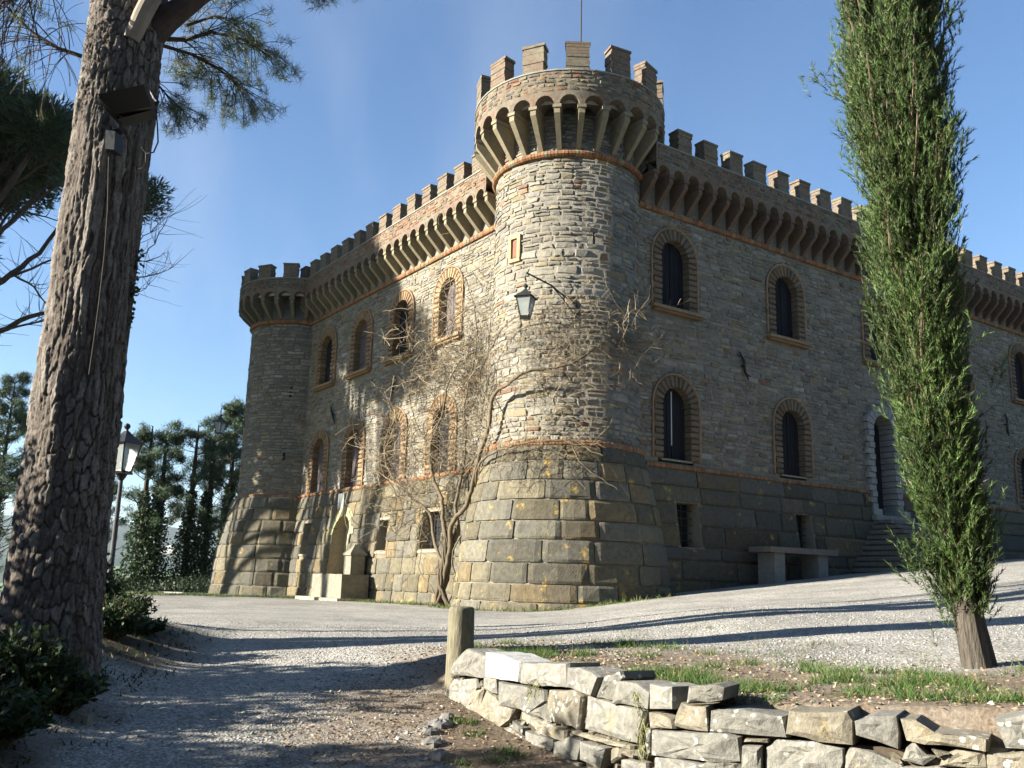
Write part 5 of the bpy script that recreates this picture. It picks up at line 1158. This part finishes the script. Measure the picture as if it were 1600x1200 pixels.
# the same masonry carried on below and past what shows
dw = empty('dry_stone_wall'); tag(dw, 'low dry stone retaining wall of rough lichened blocks holding up the terrace', 'wall')
def rough_stone(poly, depth, dthk, rseed, mapf, mat, parent, col, name='stone'):
    """solid irregular stone from a face outline: subdivided edges, bulged fractured face, real depth"""
    r_ = random.Random(rseed); n = len(poly); cx = sum(p[0] for p in poly)/n; cz = sum(p[1] for p in poly)/n; P = []
    for i in range(n):
        a = poly[i]; b = poly[(i+1) % n]; l = hypot(b[0]-a[0], b[1]-a[1]); m = max(1, min(4, int(l/.07)))
        for j in range(m):
            t = j/m; ji = .006 if j else .010; x = a[0]+(b[0]-a[0])*t+r_.uniform(-ji, ji); z = a[1]+(b[1]-a[1])*t+r_.uniform(-ji, ji); P.append((x, z))
    m = len(P); vs = []; sz = min(max(p[0] for p in poly)-min(p[0] for p in poly), max(p[1] for p in poly)-min(p[1] for p in poly)); off = r_.uniform(-.012, .022); tx = r_.uniform(-.05, .05); tz = r_.uniform(-.06, .06)
    for f, dd, jj in ((1.03, -depth, 0), (1.03, off-.022, .003), (.985, off, .005), (.66, off+dthk*.5, .009), (.32, off+dthk*.55, .008)):
        for (x, z) in P: vs.append(mapf(cx+(x-cx)*f, dd+(tx*(x-cx)+tz*(z-cz))*(1 if dd > -depth else 0)+r_.uniform(-jj, jj), cz+(z-cz)*f))
    vs.append(mapf(cx, off+dthk*.5, cz)); fs = [[k*m+i, k*m+(i+1) % m, (k+1)*m+(i+1) % m, (k+1)*m+i] for k in range(4) for i in range(m)]+[[4*m+i, 4*m+(i+1) % m, 5*m] for i in range(m)]
    return raw(name, vs, fs, mat, parent, [col]*len(fs))
for i, (pl, col) in enumerate(WS):
    q = [on_wall(x, y) for x, y in pl]; k = rnd.uniform(.85, 1.12); rough_stone(q, .26, .022, 900+i, wpos, M_WALL, dw, tuple(c*k for c in col))
# courses beyond the frame at the right and below
rnd.seed(5); s = cumw[2]+.55
while s < cumw[3]-.3:
    w_ = rnd.uniform(.25, .45)
    for z in (.45, .62, .80): rough_stone([(s, z), (s+w_-.015, z), (s+w_-.015, z+.155), (s, z+.155)], .26, .02, rnd.random(), wpos, M_WALL, dw, G_)
    s += w_
mb = MB(); mbox(mb, wpos, .02, cumw[3], -.34, -.06, .0, .86, 60, (.12, .10, .07)); mb.build('earth_fill', M_SOIL, dw)
rnd.seed(12); mb = MB()
for i in range(520):
    s_ = rnd.uniform(.03, cumw[2]+1.0); z = rnd.uniform(.35, .84); a, b = rnd.uniform(.02, .055), rnd.uniform(.015, .035); ang = rnd.uniform(-.5, .5); P8 = []
    for k in range(6): t = 2*pi*k/6; u_, v_ = a*cos(t)*rnd.uniform(.8, 1.1), b*sin(t)*rnd.uniform(.8, 1.1); P8.append((s_+u_*cos(ang)-v_*sin(ang), z+u_*sin(ang)+v_*cos(ang)))
    d_ = rnd.uniform(-.045, -.018); vs = [wpos(p[0], -.08, p[1]) for p in P8]+[wpos(s_+(p[0]-s_)*.75, d_+rnd.uniform(-.006, .006), z+(p[1]-z)*.75) for p in P8]
    k = rnd.uniform(.5, 1.1); mb.add(vs, [[j, (j+1) % 6, 6+(j+1) % 6, 6+j] for j in range(6)]+[[6, 7, 8, 9, 10, 11]], (.17*k, .15*k, .105*k))
tag(mb.build('wedge_stones', M_WALL, dw), kind='stuff')
# weathered round post at the wall's end
q = at(716, 1085, 8.25); pz = gz(q[0], q[1]); t_ = at(724, 948, 8.25); post = MB(); n = 24; vs = []; prof = [(-.3, .118), (0, .118), (.25, .116), (.5, .113), (t_[2]-pz-.04, .112), (t_[2]-pz-.012, .108), (t_[2]-pz, .09), (t_[2]-pz+.004, .03)]
for (z, r_) in prof:
    for k in range(n): a = 2*pi*k/n; rr_ = r_*(1+.035*sin(3*a+z*2)+.02*sin(7*a)); vs.append((q[0]+rr_*cos(a), q[1]+rr_*sin(a), pz+z))
post.add(vs, [[i*n+k, i*n+(k+1) % n, (i+1)*n+(k+1) % n, (i+1)*n+k] for i in range(len(prof)-1) for k in range(n)]+[[(len(prof)-1)*n+k for k in range(n)]], (.5, .5, .5)); po = post.build('wooden_post', M_POST, None, True); tag(po, 'weathered round wooden post at the end of the dry stone wall', 'post')
# dark kerb rocks round the little bed
for i, (x, y, w_, h_) in enumerate([(688, 1122, 34, 20), (672, 1142, 26, 22), (676, 1166, 30, 26), (686, 1192, 34, 26), (696, 1222, 40, 30), (700, 1106, 24, 12)]):
    d = 7.4-(y-1106)/116*1.25; p = at(x, y, d); g = gz(p[0], p[1]); rr_ = w_/FPX*d*.5; rnd.seed(70+i); vs = []; m = 9
    for j in range(5):
        for k in range(m): a = 2*pi*k/m; f = (1, 1.1, 1.02, .75, .3)[j]; rj = rr_*f*rnd.uniform(.85, 1.15); vs.append((p[0]+rj*cos(a), p[1]+rj*1.2*sin(a), g-.05+(0, .045, .07, .085, .09)[j]*rnd.uniform(.85, 1.1)))
    mb = MB(); mb.add(vs, [[j*m+k, j*m+(k+1) % m, (j+1)*m+(k+1) % m, (j+1)*m+k] for j in range(4) for k in range(m)]+[[4*m+k for k in range(m)]]); tag(mb.build('kerb_rock', M_ROCK), ['flat dark kerb rock nearest the wooden post but one', 'small dark kerb rock, second of the curving row', 'dark kerb rock in the middle of the curving row', 'dark kerb rock low in the curving row', 'broad dark kerb rock cut by the bottom of the picture', 'small dark kerb rock nearest the wooden post'][i], 'rock', 'dark rocks edging the planting bed')
# ------------------------------------------------------------------ grass, shrubs, litter, pebbles
def scatter(n, x0, x1, y0, y1, maskf):
    x = rg.uniform(x0, x1, n); y = rg.uniform(y0, y1, n); k = rg.random(n) < maskf(x, y); x, y = x[k], y[k]; return np.stack([x, y, height(x, y)], 1)
def wsd(x, y): return wall_sd(x, y)[0]
def grass(name, P, ln, wd, col, label, per=1, spread=.03):
    P = np.repeat(P, per, 0); P[:, :2] += rg.normal(size=(len(P), 2))*spread; P[:, 2] = height(P[:, 0], P[:, 1])-.01; n = len(P)
    D = rg.normal(size=(n, 3))*np.array([.7, .7, .3])+np.array([0, 0, .9]); V, F_, C_ = blades(P, D, ln*rg.uniform(.3, 1.35, n), wd, pcol(n, col, .35, (.19, .155, .07), .2)); tag(raw(name, V, F_, M_GRASS, None, C_), label, 'grass', kind='stuff')
def terr_mask(x, y):
    s_ = wsd(x, y); n = fbm(x*1.7, y*1.7, 91, 3); n2 = fbm(x*6, y*6, 92, 2)
    band = sstep(.3, .55, s_)*sstep(2.4, 1.1, s_); lead = sstep(.10, .2, s_)*sstep(1.0, .5, s_)*(x < 1.6)
    cl = sstep(.41, .53, n)*sstep(.30, .50, n2); return np.clip(band*cl+lead*sstep(.38, .46, n)*.9, 0, 1)
grass('grass', scatter(150000, -.4, 7, 3.4, 10, terr_mask), .085, .006, (.052, .110, .02), 'bright green tufts of grass on the terrace above the wall', 3)
grass('grass', scatter(22000, -.2, 7, 3.4, 11, lambda x, y: sstep(1.2, 1.8, wsd(x, y))*sstep(4.2, 2.8, wsd(x, y))*(fbm(x*2.2, y*2.2, 95, 3) > .54)), .05, .006, (.07, .10, .03), 'thin short grass straggling onto the gravel', 3)
def foot_mask(x, y):
    lx, ly = to_local(x, y); n = fbm(x*1.5, y*1.5, 93, 3); a = sstep(.75, .2, np.abs(lx+2.0+(n-.5)*.7))*(ly > 1.5)*(ly < 15.5); b = sstep(.5, .1, np.hypot(lx, ly)-2.95)*(lx < 1.6); c = sstep(.6, .1, np.hypot(lx+.6, ly-17.4)-2.9); return np.clip(a+b+c, 0, 1)*(n > .36)
grass('grass', scatter(60000, -16, 5, 20, 42, foot_mask), .13, .020, (.07, .105, .025), 'strip of grass along the foot of the castle', 2, .06)
grass('grass', scatter(9000, -20, -5.5, 32, 38, lambda x, y: sstep(32.5, 34, y+fbm(x, y, 2)*1.5)), .10, .025, (.11, .16, .05), 'rough grass at the far edge of the forecourt', 2, .06)
# bed before the wall, and wall-crack tufts
tuft = []
for (x, y, d, k) in [(722, 1130, 7.3, 60), (733, 1125, 7.3, 40), (745, 1150, 7.0, 40), (790, 1172, 6.6, 45), (805, 1180, 6.5, 40), (722, 1190, 6.3, 40), (770, 1188, 6.4, 30)]:
    p = at(x, y, d); tuft.append(np.repeat([[p[0], p[1], 0]], k, 0)+rg.normal(size=(k, 3))*.035)
tuft = np.concatenate(tuft); grass('grass', tuft, .06, .008, (.045, .11, .022), 'small green tufts in the bed at the wall foot', 3, .02)
hang = [np.array(wpos(*q)) for q in [(on_wall(x, y)[0], .03, on_wall(x, y)[1]) for (x, y) in [(838, 1072), (845, 1070), (1008, 1110), (1012, 1130), (1008, 1150), (1000, 1085), (1010, 1165)] for _ in range(16)]]
hang = np.array(hang)+rg.normal(size=(len(hang), 3))*.02; V, F_, C_ = blades(hang, rg.normal(size=(len(hang), 3))*.35+np.array([0, 0, -.6]), rg.uniform(.06, .15, len(hang)), .006, pcol(len(hang), (.20, .20, .07), .4)); tag(raw('grass', V, F_, M_GRASS, None, C_), 'straw coloured grass hanging from cracks between wall stones', 'grass', kind='stuff')
# leafy shrubs at the left: by the pine foot and round the lamp post
def shrub(label, cx, cy, r_, h_, n, size, seed, col=(.022, .042, .012)):
    t = empty('laurel_shrub', (cx, cy, gz(cx, cy))); tag(t, label, 'shrub', 'leafy shrubs by the big pine'); q_ = random.Random(seed); mb = MB(); P = []; D = []
    for i in range(n):
        a = q_.uniform(0, 2*pi); rr_ = r_*sqrt(q_.random()); e = Vector((rr_*cos(a), rr_*sin(a), h_*q_.uniform(.45, 1)*(1-.4*(rr_/r_)**2))); b = Vector((e.x*.25, e.y*.25, -.05)); m = b.lerp(e, .5)+Vector((0, 0, .04)); tube(mb, [b, m, e], [.006, .004, .002], 3, (.1, .08, .04), False)
        for j in range(11): f = q_.uniform(.35, 1.0); p = b.lerp(e, f); P.append(p); D.append((q_.uniform(-1, 1), q_.uniform(-1, 1), q_.uniform(-.1, .9)))
    mb.build('stems', M_TWIG, t)['kind'] = 'stuff'; P = np.array([tuple(p) for p in P]); V, F_, C_ = blades(P, np.array(D), rg.uniform(size*.6, size*1.2, len(P)), size*.45, pcol(len(P), col, .45, (.06, .09, .02), .12), True); raw('leaves', V, F_, M_LEAF, t, C_)['kind'] = 'stuff'
for (lab, px, py, d, r_, h_, n, seed) in [
    ('glossy leafy shrub below the big pine trunk at the picture edge', 30, 1030, 7.0, .42, .5, 260, 1), ('leafy shrub right of the trunk foot, before the lamp post', 170, 1005, 9.4, .35, .45, 150, 2),
    ('leafy shrub just right of the lamp post', 196, 985, 11.9, .38, .42, 120, 3), ('taller leafy shrub between trunk and lamp post', 140, 985, 10.6, .3, .7, 130, 4), ('dark low shrub at the lower corner of the bank', -10, 1090, 6.1, .36, .36, 180, 5), ('low shrub in front of the trunk foot', 95, 1050, 7.0, .35, .35, 150, 6), ('low trailing shrub at the tip of the bank', 215, 1010, 10.0, .28, .16, 70, 7)]:
    p = at(px, py, d); shrub(lab, p[0], p[1], r_, h_, n, .075, seed)
bankm = lambda x, y: sstep(-2.6, -3.4, x+(y-6)*.12+(fbm(x*2, y*2, 3)-.5))*sstep(12, 10.5, y)
grass('ground_cover', scatter(9000, -8, -2.4, 3.5, 12, bankm), .06, .02, (.03, .05, .016), 'dark ground cover on the bank under the big pine', 2, .04)
# dead leaves and twigs
def litter_mask(x, y):
    s_, be = wall_sd(x, y); n = fbm(x*2, y*2, 55, 3); a = sstep(.0, .1, s_)*sstep(2.6, .8, s_)*.8*(y < 10); b = sstep(1.5, .4, np.hypot((x+.85)*1.3, (y-7.4)*.55)); c = (np.abs(x+.2) < .6)*(y < 7.5)*(s_ < 0)*.8; return np.clip(np.maximum(np.maximum(a, b), c)*(.4+n), 0, 1)
P = scatter(48000, -2.4, 6, 3.6, 10.5, litter_mask); P[:, 2] += .006; n = len(P); D = rg.normal(size=(n, 3))*np.array([1, 1, .28]); V, F_, C_ = blades(P, D, rg.uniform(.015, .045, n), rg.uniform(.006, .02, n), pcol(n, (.20, .145, .09), .5, (.30, .26, .19), .25), True); tag(raw('leaf_litter', V, F_, M_LITTER, None, C_), 'brown leaf litter and twigs spread over the bare soil', 'leaf litter', kind='stuff')
# pebbles on the gravel
def pebbles(n, x0, x1, y0, y1, r0_, r1_, seed):
    P = scatter(n, x0, x1, y0, y1, lambda x, y: (np.abs(x) < y*.62+.5)*1.0*(1-.8*bankm(x, y))*(ground_color(x, y)[..., 0] > .22)); n = len(P); r_ = (r0_+(r1_-r0_)*rg.random(n)**4)[:, None, None]
    base = np.array([[1, 0, 0], [0, 1, 0], [-1, 0, 0], [0, -1, 0], [0, 0, .75], [0, 0, -.3]], float)[None]; a = rg.random(n)*2*pi; c, s_ = np.cos(a), np.sin(a); B = base*rg.uniform(.6, 1.3, (n, 6, 1)); B = np.stack([B[..., 0]*c[:, None]-B[..., 1]*s_[:, None], B[..., 0]*s_[:, None]+B[..., 1]*c[:, None], B[..., 2]], -1)
    V = (P[:, None]+B*r_).reshape(-1, 3); f = np.array([[0, 1, 4], [1, 2, 4], [2, 3, 4], [3, 0, 4], [1, 0, 5], [2, 1, 5], [3, 2, 5], [0, 3, 5]]); F_ = (np.arange(n)[:, None, None]*6+f[None]).reshape(-1, 3)
    g = rg.uniform(.13, .36, (n, 1)); c_ = g*np.array([1, .96, .88])+rg.normal(size=(n, 3))*.012; return V, F_, np.repeat(np.clip(c_, .05, .8), 8, 0)
V, F_, C_ = merge([pebbles(26000, -6.5, 3, 3.4, 8, .004, .016, 1), pebbles(16000, -7, 9, 8, 14, .006, .018, 2), pebbles(300, -5, 3, 4, 9, .015, .04, 3)])
tag(raw('pebbles', V, F_, simple('pebble stone', None, .9, 40, .2, use_col=True), None, C_), 'loose pale pebbles of the gravel path', 'gravel', kind='stuff')
p = at(136, 1073, 6.9); mb = MB(); g = gz(p[0], p[1]); wbox(mb, p[0]-.05, p[0]+.05, p[1]-.04, p[1]+.04, g-.02, g+.06, (.5, .5, .5), .012); tag(mb.build('pale_stone', M_PALE), 'small pale stone on the dark bank beside the path', 'stone')

hg = empty('hedge', (-8.2, 4.5, gz(-8.2, 4.5))); tag(hg, 'tall laurel hedge beyond the left bank, shading the lower path', 'hedge')
P = np.stack([rg.uniform(-1.2, 1.2, 26000), rg.uniform(-6, 3.4, 26000), rg.random(26000)*2.7], 1); P[:, 2] *= (.75+.5*vnoise(P[:, 1]*1.2, P[:, 0]*0, 8)); V, F_, C_ = blades(P, rdir(len(P)), .13, .08, pcol(len(P), (.03, .055, .02), .4), True); raw('foliage', V, F_, M_LEAF, hg, C_)['kind'] = 'stuff'
mb = MB()
for i in range(8): tube(mb, [(0, -5.5+i*1.2, -.2), (.1, -5.4+i*1.2, 1.2), (0, -5.5+i*1.2, 2.2)], [.05, .04, .02], 6)
mb.build('stems', M_DLIMB, hg)['kind'] = 'stuff'

# unseen tree belt added behind and right of the viewpoint to block low sky
P = []; K = []
for i in range(26):
    t = i/25; x = -14+t*62; y = -16+28*max(0, t-.42)**1.3*2.4; h_ = rnd.uniform(12, 17); m = 1500; c_ = unit(rg.normal(size=(m, 3)))*(rg.random((m, 1))**.35)*np.array([2.6, 2.4, h_*.5]); P.append(c_+np.array([x, y, h_*.5])); K.append(np.full((m, 1), rnd.uniform(.7, 1.3)))
P = np.concatenate(P); V, F_, C_ = blades(P, rdir(len(P))+np.array([0, 0, .3]), .9, .55, pcol(len(P), (.03, .045, .018), .3)*np.concatenate(K), True); tag(raw('sky_block_trees', V, F_, M_LEAF, None, C_), 'unseen evergreen belt added to block low sky light from the entrance wall', 'sky_block_trees', kind='stuff')

# air between here and the hills
hz = bpy.data.materials.new('haze'); hz.use_nodes = True; hn = hz.node_tree; hn.nodes.remove(hn.nodes['Principled BSDF']); pv = hn.nodes.new('ShaderNodeVolumePrincipled'); pv.inputs['Density'].default_value = .00006; pv.inputs['Color'].default_value = (.78, .87, 1, 1); pv.inputs['Anisotropy'].default_value = .2
hn.links.new(pv.outputs[0], [n for n in hn.nodes if n.type == 'OUTPUT_MATERIAL'][0].inputs['Volume'])
mb = MB(); wbox(mb, -3900, 3900, -300, 4000, -90, 320); tag(mb.build('haze', hz), kind='stuff')
